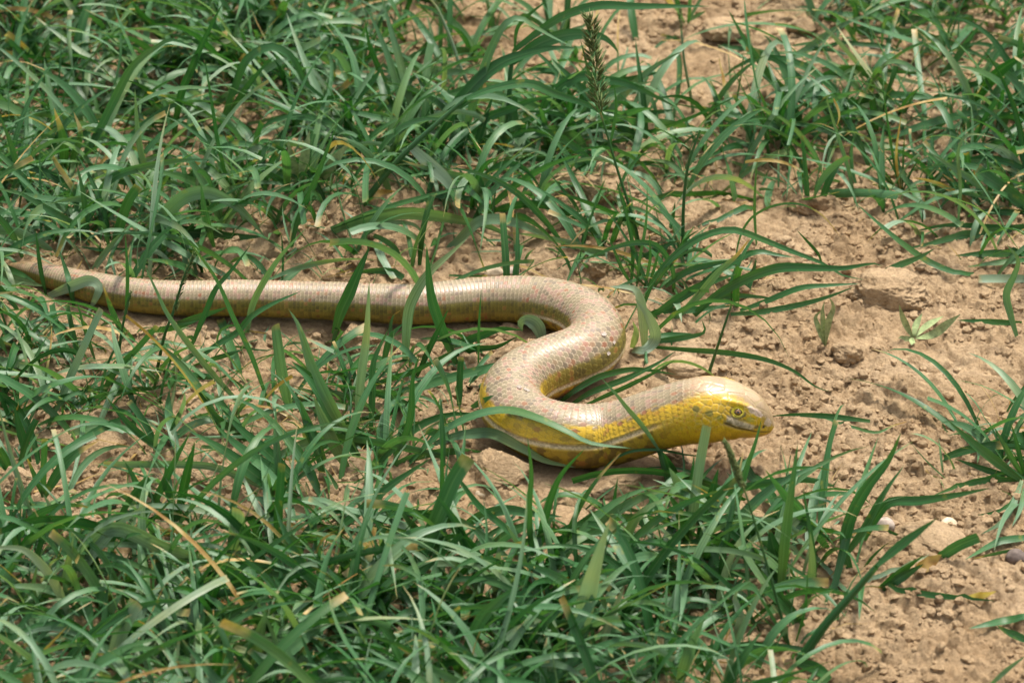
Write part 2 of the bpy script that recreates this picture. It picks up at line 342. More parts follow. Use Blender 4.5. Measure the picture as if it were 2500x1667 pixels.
# ------------------------------------------------------------------ the lizard
def build_lizard():
    rot_px = dn[:, 5]
    # scale rings: spacing grows with the girth
    spacing = (4.6 + 0.112 * dn[:, 3] / mpp) * mpp
    spacing = spacing * (1 - 0.0 * su)
    ringpos = np.concatenate([[0], np.cumsum(0.5 * (1 / spacing[1:] + 1 / spacing[:-1]) * np.diff(su))])      # ring number along the body
    nr = ringpos[-1]; SUB = 7
    rq = np.arange(0, nr, 1.0 / SUB)
    s = np.interp(rq, ringpos, su)
    # finer toward the snout
    s_head = np.linspace(hd0 - 0.012, TOT, 170)
    s = np.concatenate([s[s < hd0 - 0.012], s_head]); rq = np.interp(s, su, ringpos)
    C = np.column_stack([np.interp(s, su, dn[:, k]) for k in range(3)]); R = np.interp(s, su, dn[:, 3]); B = np.interp(s, su, dn[:, 4]); px = np.interp(s, su, dn[:, 5])
    T = np.gradient(C, s, axis=0); T /= np.linalg.norm(T, axis=1)[:, None]
    S = np.cross(T, [0, 0, 1.0]); S /= np.linalg.norm(S, axis=1)[:, None]          # to the animal's right
    U = np.cross(S, T)
    n = len(s)
    # body stretches: tail | trunk from vent | neck | head
    s_vent = su[np.argmin(np.hypot(rot_px - 1275, dn[:, 1] - np.interp(1275, Bp[:15, 0], P0[:15, 1])))]
    s_neck = su[np.argmin(np.abs(rot_px - 1625) + (su < TOT * 0.75) * 1e6)]
    trunk = sstep(s_vent - 0.01, s_vent + 0.05, s); fold_on = sstep(s_vent, s_vent + 0.02, s) * sstep(s_neck + 0.012, s_neck - 0.02, s)
    head = sstep(hd0 - 0.014, hd0 + 0.012, s)
    f_mid = sstep(s_vent, s_vent + 0.16, s); f_neck = sstep(s_neck - 0.16, s_neck, s)
    foldR = np.radians(93 - 9 * f_mid - 13 * f_neck); foldL = np.radians(100 - 4 * f_neck)
    # round the ring: 15 units a side: 8 scale rows on the back, the lateral fold, 6 rows below
    ND, NV, PU = 8, 6, 7; units = ND + 1 + NV
    q = np.arange(0, units * PU + 1) / PU                                     # 0..15
    qs = np.concatenate([q, q[1:-1][::-1]]); side = np.concatenate([np.ones(len(q)), -np.ones(len(q) - 2)])
    J = len(qs)
    Q = np.broadcast_to(qs, (n, J)); SD = np.broadcast_to(side, (n, J))
    ff = np.where(SD > 0, foldR[:, None], foldL[:, None]); hw = math.radians(4.2)
    phi = np.where(Q <= ND, Q / ND * (ff - hw), np.where(Q <= ND + 1, (ff - hw) + (Q - ND) * 2 * hw, (ff + hw) + (Q - ND - 1) / NV * (math.pi - ff - hw)))
    a = np.cos(phi); b = np.sin(phi)
    # cross-section: slightly flat below, slightly boxed flank
    Rv = np.where(a >= 0, 1.0, 0.95)
    # head: flatter crown over the eyes, deep cheeks
    boxy = 1 + 0.05 * np.sin(2 * phi) ** 2 * head[:, None]
    rr = R[:, None] * boxy
    pos = C[:, None] + U[:, None] * (rr * Rv * a)[..., None] + S[:, None] * (rr * B[:, None] * b * SD)[..., None]
    nrm = U[:, None] * (a)[..., None] + S[:, None] * (b * SD)[..., None]
    nrm /= np.linalg.norm(nrm, axis=2)[..., None]
    # ---- scales
    ring = np.floor(rq); RG = np.broadcast_to(ring[:, None], (n, J)); fr = np.broadcast_to((rq - ring)[:, None], (n, J))
    off = (0.5 * (ring % 2) * trunk)[:, None]
    cq = Q + off; cidx = np.floor(cq); fb = cq - cidx - 0.5                        # -.5 .. .5 across
    # rear edge of each scale (low fr = tailward) is rounded: bow the ring boundary
    bow = (0.22 + 0.40 * trunk[:, None]) * (1 - np.sqrt(1 - 0.97 * 4 * fb * fb))
    f2 = fr - bow
    prev = f2 < 0
    RG2 = np.where(prev, RG - 1, RG); f2 = np.where(prev, f2 + 1, f2)
    cid = np.where(prev, np.floor(Q + 0.5 * ((ring - 1) % 2 * trunk)[:, None]), cidx) * 2 + (SD > 0)
    h1 = hsh(RG2, cid, 101); h2 = hsh(RG2, cid, 102); h3 = hsh(RG2, cid, 103)
    e_rear = np.exp(-(f2 / 0.21) ** 2); e_side = np.exp(-((0.5 - np.abs(fb)) / 0.09) ** 2) * np.where(prev, 0.0, 1) * sstep(0.75, 0.2, f2)
    edge = np.clip(np.maximum(e_rear, 0.5 * e_side), 0, 1)
    scale_on = (1 - head)[:, None] * np.ones((n, J))
    bead = (1 - f2) ** 0.7 * (1 - 0.75 * e_side) - 0.35 * np.exp(-((1 - f2) / 0.1) ** 2) 
    amp = R[:, None] * 0.016
    disp = amp * bead * scale_on
    # ---- lateral fold: groove with a lip, fine granules
    dphi = np.degrees(phi - ff); fo = fold_on[:, None]
    groove = np.exp(-((dphi - 1.0) / 3.2) ** 2); lip = np.exp(-((dphi + 5.5) / 3.0) ** 2)
    under = sstep(0, 6, dphi) * sstep(40, 8, dphi)
    gran = hsh(np.floor(rq * 4)[:, None] + 0 * Q, np.floor(Q * 4), 77)
    disp = disp * (1 - fo * np.exp(-(dphi / 6) ** 2)) + fo * R[:, None] * (-0.030 * groove + 0.020 * lip + 0.045 * under + 0.01 * gran * np.exp(-(dphi / 7) ** 2))
    # ---- head plates
    deg = np.degrees(phi); PXg = np.broadcast_to(px[:, None], (n, J))
    hx = PXg / 17.0; hy = deg * 1.25 / 17.0 * np.clip(R / (70 * mpp), 0.35, 1.2)[:, None]
    w1, w2, wid = worley(hx, hy + 40 * (SD > 0) * 0, 131)
    pl_edge = np.exp(-((w2 - w1) / 0.10) ** 2)
    big = sstep(46, 34, deg) * sstep(1725, 1750, PXg)                              # crown shields: larger
    b1, b2, bid = worley(PXg / 34.0 + 0.3, deg / 30.0, 151)
    bg_edge = np.exp(-((b2 - b1) / 0.06) ** 2)
    pe = pl_edge * (1 - big) + bg_edge * big; pid = wid * (1 - big) + bid * big
    throat = sstep(92, 104, deg) * head[:, None]
    disp = disp + head[:, None] * R[:, None] * (-0.016 * pe * (1 - 0.7 * throat) + 0.008 * (pid - 0.5))
    # mouth slit
    mx = np.array([1755, 1767, 1797, 1821, 1840, 1860, 1892]); mdeg = np.array([80, 86, 95, 98.5, 100, 101, 102])
    md = deg - np.interp(PXg, mx, mdeg); on = sstep(1758, 1770, PXg) * head[:, None]
    slit = np.exp(-(md / 2.4) ** 2) * on
    disp = disp + R[:, None] * (-0.06 * slit + 0.022 * on * np.exp(-((md + 9) / 6) ** 2) + 0.018 * on * np.exp(-((md - 10) / 7) ** 2))
    # eye socket and brow ridge
    ex, ed = 1791.0, 61.0
    dxe = (PXg - ex) / 13.0; dye = (deg - ed) / 10.5
    ee = dxe ** 2 + dye ** 2
    disp = disp - R[:, None] * 0.075 * np.exp(-ee * 1.1) * head[:, None]
    brow = np.exp(-((deg - (ed - 16) - 0.05 * (PXg - ex)) / 5.0) ** 2) * sstep(1745, 1770, PXg) * sstep(1840, 1812, PXg)
    disp = disp + R[:, None] * 0.045 * brow * head[:, None]
    # cheek bulge, nostril
    disp = disp + R[:, None] * 0.05 * np.exp(-((PXg - 1722) / 26) ** 2 - ((deg - 84) / 24) ** 2) * head[:, None]
    nos = np.exp(-((PXg - 1860) / 3.0) ** 2 - ((deg - 79) / 6.0) ** 2)
    disp = disp - R[:, None] * 0.12 * nos
    # soft wobble so that the body is not a perfect pipe
    disp = disp + R[:, None] * 0.018 * vnoise(s[:, None] * 26 + 0 * Q, np.where(SD > 0, phi, -phi) * 1.3, 9)
    V = pos + nrm * disp[..., None]
    # ---- colours (the animal's own)
    def L(*c): return np.array(c)
    def mix(A, Bc, f): return A * (1 - f[..., None]) + Bc * f[..., None]
    shp = (n, J, 3)
    dors = np.broadcast_to(L(0.200, 0.160, 0.088), shp).copy()
    dors = mix(dors, np.broadcast_to(L(0.285, 0.168, 0.122), shp), sstep(0.55, 0.95, h1) * 0.9)           # pinkish scales
    dors = mix(dors, np.broadcast_to(L(0.125, 0.092, 0.058), shp), sstep(0.70, 0.95, h2) * 0.75)         # dull brown scales
    s_coil = su[np.argmin(np.hypot(dn[:, 0] - P0[23, 0], dn[:, 1] - P0[23, 1]))]
    fr_ = sstep(s_coil - 0.10, s_coil + 0.03, s)[:, None]
    olive = np.broadcast_to(L(0.135, 0.108, 0.012), shp).copy()
    olive = mix(olive, np.broadcast_to(L(0.085, 0.065, 0.012), shp), sstep(0.45, 0.9, h1) * 0.8)
    olive = mix(olive, np.broadcast_to(L(0.25, 0.22, 0.03), shp), sstep(0.75, 1.0, h3) * 0.6)
    yel = np.broadcast_to(L(0.560, 0.350, 0.006), shp).copy()
    yel = mix(yel, np.broadcast_to(L(0.330, 0.205, 0.008), shp), sstep(0.55, 0.95, h1) * 0.75)
    low = mix(olive, yel, np.broadcast_to(fr_ * 0.92, (n, J)))
    line = np.where(SD > 0, (63 - 18 * sstep(s_coil - 0.08, s_coil + 0.08, s) - 4 * f_neck)[:, None], 65.0)
    jag = (h2 - 0.5) * 9
    lowm = sstep(-4, 5, deg - line - jag * (0.35 + 0.65 * fr_))
    c = mix(dors, low, lowm)
    # belly below the fold: brown and yellow checks, turning orange-yellow to the throat
    bel = mix(np.broadcast_to(L(0.340, 0.215, 0.012), shp), np.broadcast_to(L(0.120, 0.062, 0.010), shp), sstep(0.35, 0.8, h1) * 0.85)
    c = mix(c, bel, sstep(3, 9, dphi) * trunk[:, None])
    tb = mix(np.broadcast_to(L(0.215, 0.155, 0.02), shp), np.broadcast_to(L(0.10, 0.07, 0.012), shp), sstep(0.4, 0.9, h1) * 0.6)
    c = mix(c, tb, sstep(88, 105, deg) * (1 - trunk)[:, None])
    # rust-red flecks
    fleck = (h3 > 0.90) & (deg < 125)
    fl = np.where(fleck, 0.20 + 0.55 * h2, 0.0) * (1 - np.clip(edge, 0, 1) * 0.6)
    c = mix(c, np.broadcast_to(L(0.25, 0.075, 0.025), shp), fl)
    # pale rims of the scales
    rim = mix(np.broadcast_to(L(0.520, 0.410, 0.275), shp), np.broadcast_to(L(0.34, 0.265, 0.045), shp), lowm)
    rim = mix(rim, np.broadcast_to(L(0.30, 0.20, 0.03), shp), sstep(3, 9, dphi) * trunk[:, None])
    c = mix(c, rim, edge * np.where(deg < 92, 0.80, 0.5) * (1 - 0.35 * lowm))
    # fold: beige granules
    gc = L(0.50, 0.39, 0.23) * (0.60 + 0.7 * gran[..., None])
    c = mix(c, gc, np.exp(-((dphi - 0.5) / 4.8) ** 4) * fo * (0.95))
    # neck and head
    hm = np.broadcast_to(sstep(hd0 - 0.050, hd0 + 0.004, s)[:, None], (n, J))
    ny_ = vnoise(PXg / 9, deg / 7, 171)
    hc = np.broadcast_to(L(0.560, 0.345, 0.008), shp).copy()
    hc = mix(hc, np.broadcast_to(L(0.560, 0.290, 0.004), shp), sstep(84, 125, deg))
    hc = mix(hc, np.broadcast_to(L(0.36, 0.30, 0.05), shp), sstep(0.0, 0.7, ny_) * 0.5 * sstep(100, 80, deg))
    crown = np.broadcast_to(L(0.330, 0.235, 0.135), shp)
    hc = mix(hc, crown, sstep(44, 22, deg + 8 * ny_ - 22 * sstep(1770, 1850, PXg)))
    hc = mix(hc, np.broadcast_to(L(0.60, 0.50, 0.22), shp), pe * 0.45 * head[:, None] * sstep(100, 86, deg))
    hc = mix(hc, np.broadcast_to(L(0.15, 0.10, 0.05), shp), bg_edge * big * 0.45 * head[:, None])
    hc = hc * (0.86 + 0.28 * pid[..., None] * head[:, None, None] + 0.14 * (1 - head[:, None, None]))
    fk = sstep(0.58, 0.66, vnoise(PXg / 6.5, deg / 5.5, 181) + 0.18) * sstep(1790, 1700, PXg)
    hc = mix(hc, np.broadcast_to(L(0.42, 0.12, 0.02), shp), fk * 0.45)
    hm2 = hm * np.clip(sstep(36, 60, deg) + head[:, None], 0, 1)
    c = mix(c, hc, hm2)
    def spot(cx, cd, rx, rd, colr, k=1.0):
        nonlocal c
        d2 = ((PXg - cx) / rx) ** 2 + ((deg - cd) / rd) ** 2 + 0.5 * ny_
        c = mix(c, np.broadcast_to(L(*colr), shp), sstep(1.15, 0.65, d2) * k * (PXg > 1690))
    spot(1708, 57, 7, 6, (0.13, 0.125, 0.02), .8); spot(1730, 66, 8, 6, (0.14, 0.14, 0.02), .8); spot(1753, 74, 7, 5, (0.20, 0.20, 0.03), .7)
    lab = sstep(1766, 1772, PXg) * sstep(1843, 1832, PXg) * sstep(-21, -16, md) * sstep(-2, -5, md)
    c = mix(c, L(0.55, 0.44, 0.30) * (0.70 + 0.5 * pid[..., None] + 0.45 * ny_[..., None]), lab * 0.95)
    spot(1776, 84, 10, 4, (0.16, 0.12, 0.05), .6); spot(1806, 63, 5, 6, (0.12, 0.085, 0.02), .9); spot(1843, 83, 6, 6, (0.13, 0.09, 0.03), .85); spot(1800, 75, 16, 3, (0.16, 0.12, 0.05), .5)
    spot(1822, 70, 9, 6, (0.36, 0.34, 0.06), .7); spot(1826, 50, 18, 8, (0.56, 0.43, 0.36), .8); spot(1866, 58, 12, 16, (0.58, 0.46, 0.37), .7)
    # eyelids: bright yellow ring with a dark line round it
    ring_y = np.exp(-((np.sqrt(ee) - 0.90) / 0.20) ** 2) * (PXg > 1750); c = mix(c, np.broadcast_to(L(0.60, 0.50, 0.03), shp), np.clip(ring_y * 1.2, 0, 1))
    ring_d = np.exp(-((np.sqrt(ee) - 1.20) / 0.14) ** 2) * (PXg > 1750) * sstep(-0.9, 0.2, dye - 0.4 * dxe); c = mix(c, np.broadcast_to(L(0.07, 0.055, 0.01), shp), ring_d * 0.95)
    c = mix(c, np.broadcast_to(L(0.035, 0.022, 0.012), shp), np.clip(slit * sstep(1890, 1874, PXg) * 1.1, 0, 1) * 0.9)
    c = mix(c, np.broadcast_to(L(0.02, 0.014, 0.01), shp), np.clip(nos * 1.2, 0, 1))
    # tail end
    te = sstep(0.05, 0.0, s)[:, None] * np.ones((n, J)); c = mix(c, np.broadcast_to(L(0.30, 0.17, 0.06), shp), te * 0.6)
    rough = 0.43 + 0.10 * edge + 0.14 * lowm + 0.25 * np.exp(-(dphi / 6) ** 2) * fo
    rough = rough * (1 - hm) + hm * (0.34 + 0.14 * sstep(60, 100, deg))
    attr = np.concatenate([np.clip(c, 0, 1), rough[..., None]], -1).reshape(-1, 4)
    VV = np.vstack([V.reshape(-1, 3), C[0] - T[0] * 0.001, C[-1] + T[-1] * 0.0006])
    attr = np.vstack([attr, attr[0], attr[-1]])
    Qd = grid_quads(n, J, True)
    i0, i1 = n * J, n * J + 1; jj = np.arange(J)
    capa = np.stack([np.full(J, i0), (jj + 1) % J, jj, jj], 1); base = (n - 1) * J
    me = mesh_np('lizard_body', VV, Qd, attr, 'skin')
    # caps as triangles
    import bmesh
    bm = bmesh.new(); bm.from_mesh(me); bm.verts.ensure_lookup_table()
    for k in range(J):
        f = bm.faces.new((bm.verts[i0], bm.verts[(k + 1) % J], bm.verts[k])); f.smooth = True
        f = bm.faces.new((bm.verts[i1], bm.verts[base + k], bm.verts[base + (k + 1) % J])); f.smooth = True
    bmesh.ops.recalc_face_normals(bm, faces=bm.faces[:]); bm.to_mesh(me); bm.free()
    root = thing('legless_lizard', 'thick yellow-bellied legless lizard lying in an S on bare soil, head raised', 'lizard', (C[0, 0] * 0, 0, 0))
    obj('body', me, M_SKIN, root)
    # ---- eyes
    i = int(np.argmin(np.abs(px - ex) + (s < hd0) * 1e6)); r_eye = 11.0 * mpp
    me_e, t, out = new_mat('eye')
    tc = N(t, 'ShaderNodeTexCoord'); sx = N(t, 'ShaderNodeSeparateXYZ'); t.links.new(tc.outputs['Object'], sx.inputs[0])
    rxy = mth(t, 'SQRT', mth(t, 'ADD', mth(t, 'POWER', sx.outputs[0], 2.0), mth(t, 'POWER', sx.outputs[1], 2.0)))
    cc = ramp(t, rxy, [(0.0, (0.003, 0.002, 0.002)), (0.27, (0.003, 0.002, 0.002)), (0.33, (0.30, 0.13, 0.02)), (0.55, (0.14, 0.06, 0.012)), (0.68, (0.02, 0.01, 0.005)), (1.0, (0.012, 0.008, 0.005))])
    b_ = N(t, 'ShaderNodeBsdfPrincipled'); t.links.new(cc, b_.inputs['Base Color']); b_.inputs['Roughness'].default_value = 0.08; b_.inputs['Coat Weight'].default_value = 1.0
    t.links.new(b_.outputs[0], out.inputs[0])
    sph = bpy.data.meshes.new('eyeball'); bm = bmesh.new(); bmesh.ops.create_uvsphere(bm, u_segments=24, v_segments=14, radius=1.0)
    for f in bm.faces: f.smooth = True
    bm.to_mesh(sph); bm.free()
    lid_mat = plain_mat('eyelid', (0.55, 0.45, 0.04), 0.45, 0.4, 0.15, 900)
    # eyelid: an almond ring
    lv = []; na, nb = 32, 8
    for k in range(na):
        aa = 2 * math.pi * k / na; cx_, cy_ = 1.02 * math.cos(aa), 0.80 * math.sin(aa) * (1 - 0.25 * abs(math.cos(aa)) ** 3)
        for l in range(nb):
            bb = 2 * math.pi * l / nb; rr_ = 0.13; lv.append((cx_ * (1 + rr_ * math.cos(bb)), cy_ * (1 + rr_ * 1.1 * math.cos(bb)), 0.52 + 0.17 * math.sin(bb) - 0.16 * math.cos(aa) ** 2))
    lq = []
    for k in range(na):
        for l in range(nb):
            lq.append((k * nb + l, ((k + 1) % na) * nb + l, ((k + 1) % na) * nb + (l + 1) % nb, k * nb + (l + 1) % nb))
    lid_me = mesh_np('eyelid', np.array(lv), np.array(lq))
    for sgn in (1, -1):
        ph = math.radians(ed); d = U[i] * math.cos(ph) + S[i] * math.sin(ph) * sgn
        surf = C[i] + U[i] * R[i] * math.cos(ph) + S[i] * R[i] * B[i] * math.sin(ph) * sgn
        zax = Vector(d).normalized(); xax = Vector(T[i]); xax = (xax - zax * xax.dot(zax)).normalized(); yax = zax.cross(xax)
        Mx = Matrix((xax, yax, zax)).transposed().to_4x4()
        Mx.translation = Vector(surf - d * r_eye * 0.52)
        e = obj('eye', sph, me_e, root); e.matrix_world = Mx @ Matrix.Diagonal((r_eye, r_eye * 0.9, r_eye * 0.84, 1))
        ll = obj('eyelid', lid_me, lid_mat, root); ll.matrix_world = Mx @ Matrix.Diagonal((r_eye, r_eye, r_eye, 1))
    # ---- flakes of shed skin
    fm, t, out = new_mat('shed_skin'); b_ = N(t, 'ShaderNodeBsdfPrincipled'); b_.inputs['Base Color'].default_value = (0.48, 0.41, 0.35, 1); b_.inputs['Roughness'].default_value = 0.35
    tr = N(t, 'ShaderNodeBsdfTranslucent'); tr.inputs[0].default_value = (0.6, 0.52, 0.45, 1); ms = N(t, 'ShaderNodeMixShader'); ms.inputs[0].default_value = 0.35
    t.links.new(b_.outputs[0], ms.inputs[1]); t.links.new(tr.outputs[0], ms.inputs[2]); t.links.new(ms.outputs[0], out.inputs[0])
    def flake(tx, ty, L_, W_, seed):
        g = np.random.default_rng(seed)
        fx_, fy_, _ = project(V.reshape(-1, 3)); dd = np.hypot(fx_ - tx, fy_ - ty) + (np.einsum('ij,j->i', nrm.reshape(-1, 3), FWD) > -0.1) * 1e6
        k = int(np.argmin(dd)); p = V.reshape(-1, 3)[k]; nn = nrm.reshape(-1, 3)[k]; tt = T[k // J]; bb = np.cross(nn, tt)
        a_, b2_ = 7, 5; vv = []
        for u_ in range(a_):
            for v_ in range(b2_):
                uu = (u_ / (a_ - 1) - 0.5) * L_; v2 = (v_ / (b2_ - 1) - 0.5) * W_ * (1 - 0.5 * (u_ / (a_ - 1) - .4) ** 2) + g.normal(0, W_ * .14)
                hgt = 0.0006 + 0.25 * W_ * (v_ / (b2_ - 1)) ** 2 * (0.4 + u_ / a_) + abs(g.normal(0, 0.0002))
                vv.append(p + tt * uu + bb * v2 + nn * hgt)
        obj('shed_skin_flake', mesh_np('shed_skin_flake', np.array(vv), grid_quads(a_, b2_)), fm, root)
    flake(1474, 818, 0.006, 0.0035, 1); flake(1498, 836, 0.004, 0.003, 2); flake(1484, 862, 0.0045, 0.003, 3)
    flake(1268, 946, 0.006, 0.003, 4); flake(1285, 953, 0.007, 0.0025, 5)
    return root
build_lizard()

# ------------------------------------------------------------------ blades
def blade_mesh_arrays(P, Bv, Nv, W, fold, tint, dry):
    """P,Bv,Nv (N,K,3); W (N,K); returns verts (N,K,3,3), attr (N,K,3,4)"""
    n, k = W.shape; us = np.array([-1.0, 0.0, 1.0])
    V = P[:, :, None] + Bv[:, :, None] * (us[None, None, :, None] * W[:, :, None, None]) + Nv[:, :, None] * ((us ** 2)[None, None, :, None] * (W * fold)[:, :, None, None])
    A = np.zeros((n, k, 3, 4)); A[..., 0] = tint[:, None, None]; A[..., 1] = np.linspace(0, 1, k)[None, :, None]; A[..., 2] = (us * 0.5 + 0.5)[None, None]; A[..., 3] = dry[:, None, None]
    return V, A
def width_profile(k, cut, n, rng):
    t = np.linspace(0, 1, k)[None]; full = np.clip(0.55 + 1.6 * t, 0, 1) * np.clip((1 - t) * 2.0, 0, 1) ** 0.75
    full[:, -1] = 0.02
    c = np.clip(0.6 + 1.4 * t, 0, 1) * (1 - 0.10 * t)
    return np.where(cut[:, None], c, full)
def frames(P, ref_roll, twist):
    T = np.gradient(P, axis=1); T /= np.linalg.norm(T, axis=2)[..., None] + 1e-12
    H = np.cross(T, np.array([0, 0, 1.0])); nh = np.linalg.norm(H, axis=2)[..., None]
    az = np.concatenate([P[:, -1:, :2] - P[:, :1, :2], np.zeros((len(P), 1, 1))], 2); hz = np.cross(az, [0, 0, 1.0]); hz /= np.linalg.norm(hz, axis=2)[..., None] + 1e-9
    H = np.where(nh > 0.15, H / (nh + 1e-12), hz)
    NN = np.cross(H, T)
    k = P.shape[1]; ang = ref_roll[:, None] + twist[:, None] * np.linspace(0, 1, k)[None]
    c, s_ = np.cos(ang)[..., None], np.sin(ang)[..., None]
    return H * c + NN * s_, NN * c - H * s_
def grow(x, y, az, e0, e1, L, K, bendp=1.5, side=None):
    """blades leaving (x,y) at elevation e0 and drooping to e1; they slide along the soil where they reach it"""
    n = len(x); P = np.zeros((n, K, 3)); P[:, 0, 0] = x; P[:, 0, 1] = y; P[:, 0, 2] = gz(x, y) - 0.004
    st = L / (K - 1)
    for k in range(1, K):
        t = (k - 0.5) / (K - 1); e = e0 + (e1 - e0) * t ** bendp; a = az + (side if side is not None else 0) * t
        P[:, k, 0] = P[:, k - 1, 0] + st * np.cos(e) * np.cos(a); P[:, k, 1] = P[:, k - 1, 1] + st * np.cos(e) * np.sin(a)
        P[:, k, 2] = P[:, k - 1, 2] + st * np.sin(e)
        g = gz(P[:, k, 0], P[:, k, 1]) + 0.0025
        P[:, k, 2] = np.where(k > 1, np.maximum(P[:, k, 2], g), P[:, k, 2])
    return P
def hits_lizard(P, rng, keep=0.06):
    """True where a blade would run through the animal or hide it"""
    n, K = P.shape[:2]; bad = np.zeros(n, bool)
    qx, qy, qd = project(P)
    hidef = np.zeros(n, bool); through = np.zeros(n, bool)
    near = ((np.abs(P[..., 0]) < 0.6) & (P[..., 1] < 0.25) & (P[..., 1] > -0.55)).any(1)
    idx = np.where(near)[0]
    for a in range(0, len(LIZ_XY), 2):
        d2 = np.hypot(P[idx, :, 0] - LIZ_XY[a, 0], P[idx, :, 1] - LIZ_XY[a, 1]); zz = np.abs(P[idx, :, 2] - LIZ_Z[a])
        through[idx] |= (d2 ** 2 + zz ** 2 < (LIZ_R[a] * 1.06) ** 2).any(1)
        through[idx] |= np.hypot(P[idx, 0, 0] - LIZ_XY[a, 0], P[idx, 0, 1] - LIZ_XY[a, 1]) < LIZ_R[a] * 1.03
        di = np.hypot(qx[idx] - lpx[a], qy[idx] - lpy[a]); hidef[idx] |= ((di < LIZ_HW[a] * 1.0 + 3) & (qd[idx] < ldep[a])).any(1)
    bad = through | (hidef & (rng.random(n) > keep))
    return bad
DENS = ["8888888887411111112266666", "7777777774333231111123444", "7777777776554332112233444", "6664445788888866677777777", "7777447788888222444444666",
        "7777763333444221111111444", "6633333322222256611000022", "7755552222222115721000001", "7775555444452222100000000", "7776644466661122200000000",
        "6665555555542000000000035", "2223322334432000000000088", "2222344552221014555421111", "6666666666533667777731001", "8888888888888888777741111",
        "9999999999999966666300011", "9999999999999966655300001"]
DEN = np.array([[int(c) for c in r.ljust(25, r[-1])] for r in DENS], float) / 9.0
def density(x, y):
    qx, qy, _ = project(np.stack([x, y, np.zeros_like(x)], -1))
    fx = np.clip(qx / 100 - 0.5, 0, 23.999); fy = np.clip(qy / 98.06 - 0.5, 0, 15.999); i = fy.astype(int); j = fx.astype(int); u = fx - j; v = fy - i
    d = DEN[i, j] * (1 - u) * (1 - v) + DEN[i, j + 1] * u * (1 - v) + DEN[i + 1, j] * (1 - u) * v + DEN[i + 1, j + 1] * u * v
    d = d * sstep(0.05, 0.22, d)
    return np.clip(d + 0.45 * d * fbm(x * 14, y * 14, 2, 61), 0, 1)
def scatter(n, rng, power=1.0, rect=(-0.78, 0.78, -0.85, 1.05)):
    xs, ys = [], []
    tot = 0
    while tot < n:
        x = rng.uniform(rect[0], rect[1], n); y = rng.uniform(rect[2], rect[3], n)
        ok = rng.random(n) < density(x, y) ** power
        ok &= liz_dist(x, y) > 0.004
        xs.append(x[ok]); ys.append(y[ok]); tot += ok.sum()
    return np.concatenate(xs)[:n], np.concatenate(ys)[:n]
def ribbon_quads(n, K):
    q = grid_quads(K, 3); return (q[None] + (np.arange(n) * K * 3)[:, None, None]).reshape(-1, 4)

def grass_stuff(name, n, seed, K, Lr, Wr, e0r, e1r, label, tint_r=(0.0, 1.0), dryp=0.07, power=1.15, cutp=0.2):
    rng = np.random.default_rng(seed)
    x, y = scatter(n, rng, power)
    L = rng.uniform(*Lr, n) * (0.75 + 0.5 * rng.random(n)); az = rng.uniform(0, 2 * math.pi, n)
    e0 = np.radians(rng.uniform(*e0r, n)); e1 = np.radians(rng.uniform(*e1r, n))
    P = grow(x, y, az, e0, e1, L, K, 1.4, rng.normal(0, 0.5, n))
    keep = ~hits_lizard(P, rng); P = P[keep]; n = len(P); L = L[keep]
    W = rng.uniform(*Wr, n) * 0.5; cut = rng.random(n) < cutp
    Wk = W[:, None] * width_profile(K, cut, n, rng)
    Bv, Nv = frames(P, rng.normal(0, 0.7, n), rng.normal(0, 0.9, n))
    tint = np.clip(rng.beta(1.5, 1.5, n) * (tint_r[1] - tint_r[0]) + tint_r[0], 0, 1)
    dry = np.where(rng.random(n) < dryp, rng.uniform(0.6, 1.1, n), rng.uniform(0, 0.22, n))
    Wk = Wk * np.where(dry > 0.5, 0.55, 1.0)[:, None]
    V, A = blade_mesh_arrays(P, Bv, Nv, Wk, 0.28, tint, dry)
    o = obj(name, mesh_np(name, V.reshape(-1, 3), ribbon_quads(n, K), A.reshape(-1, 4)), M_GRASS)
    o['kind'] = 'stuff'; o['label'] = label; o['category'] = 'grass'
    return o

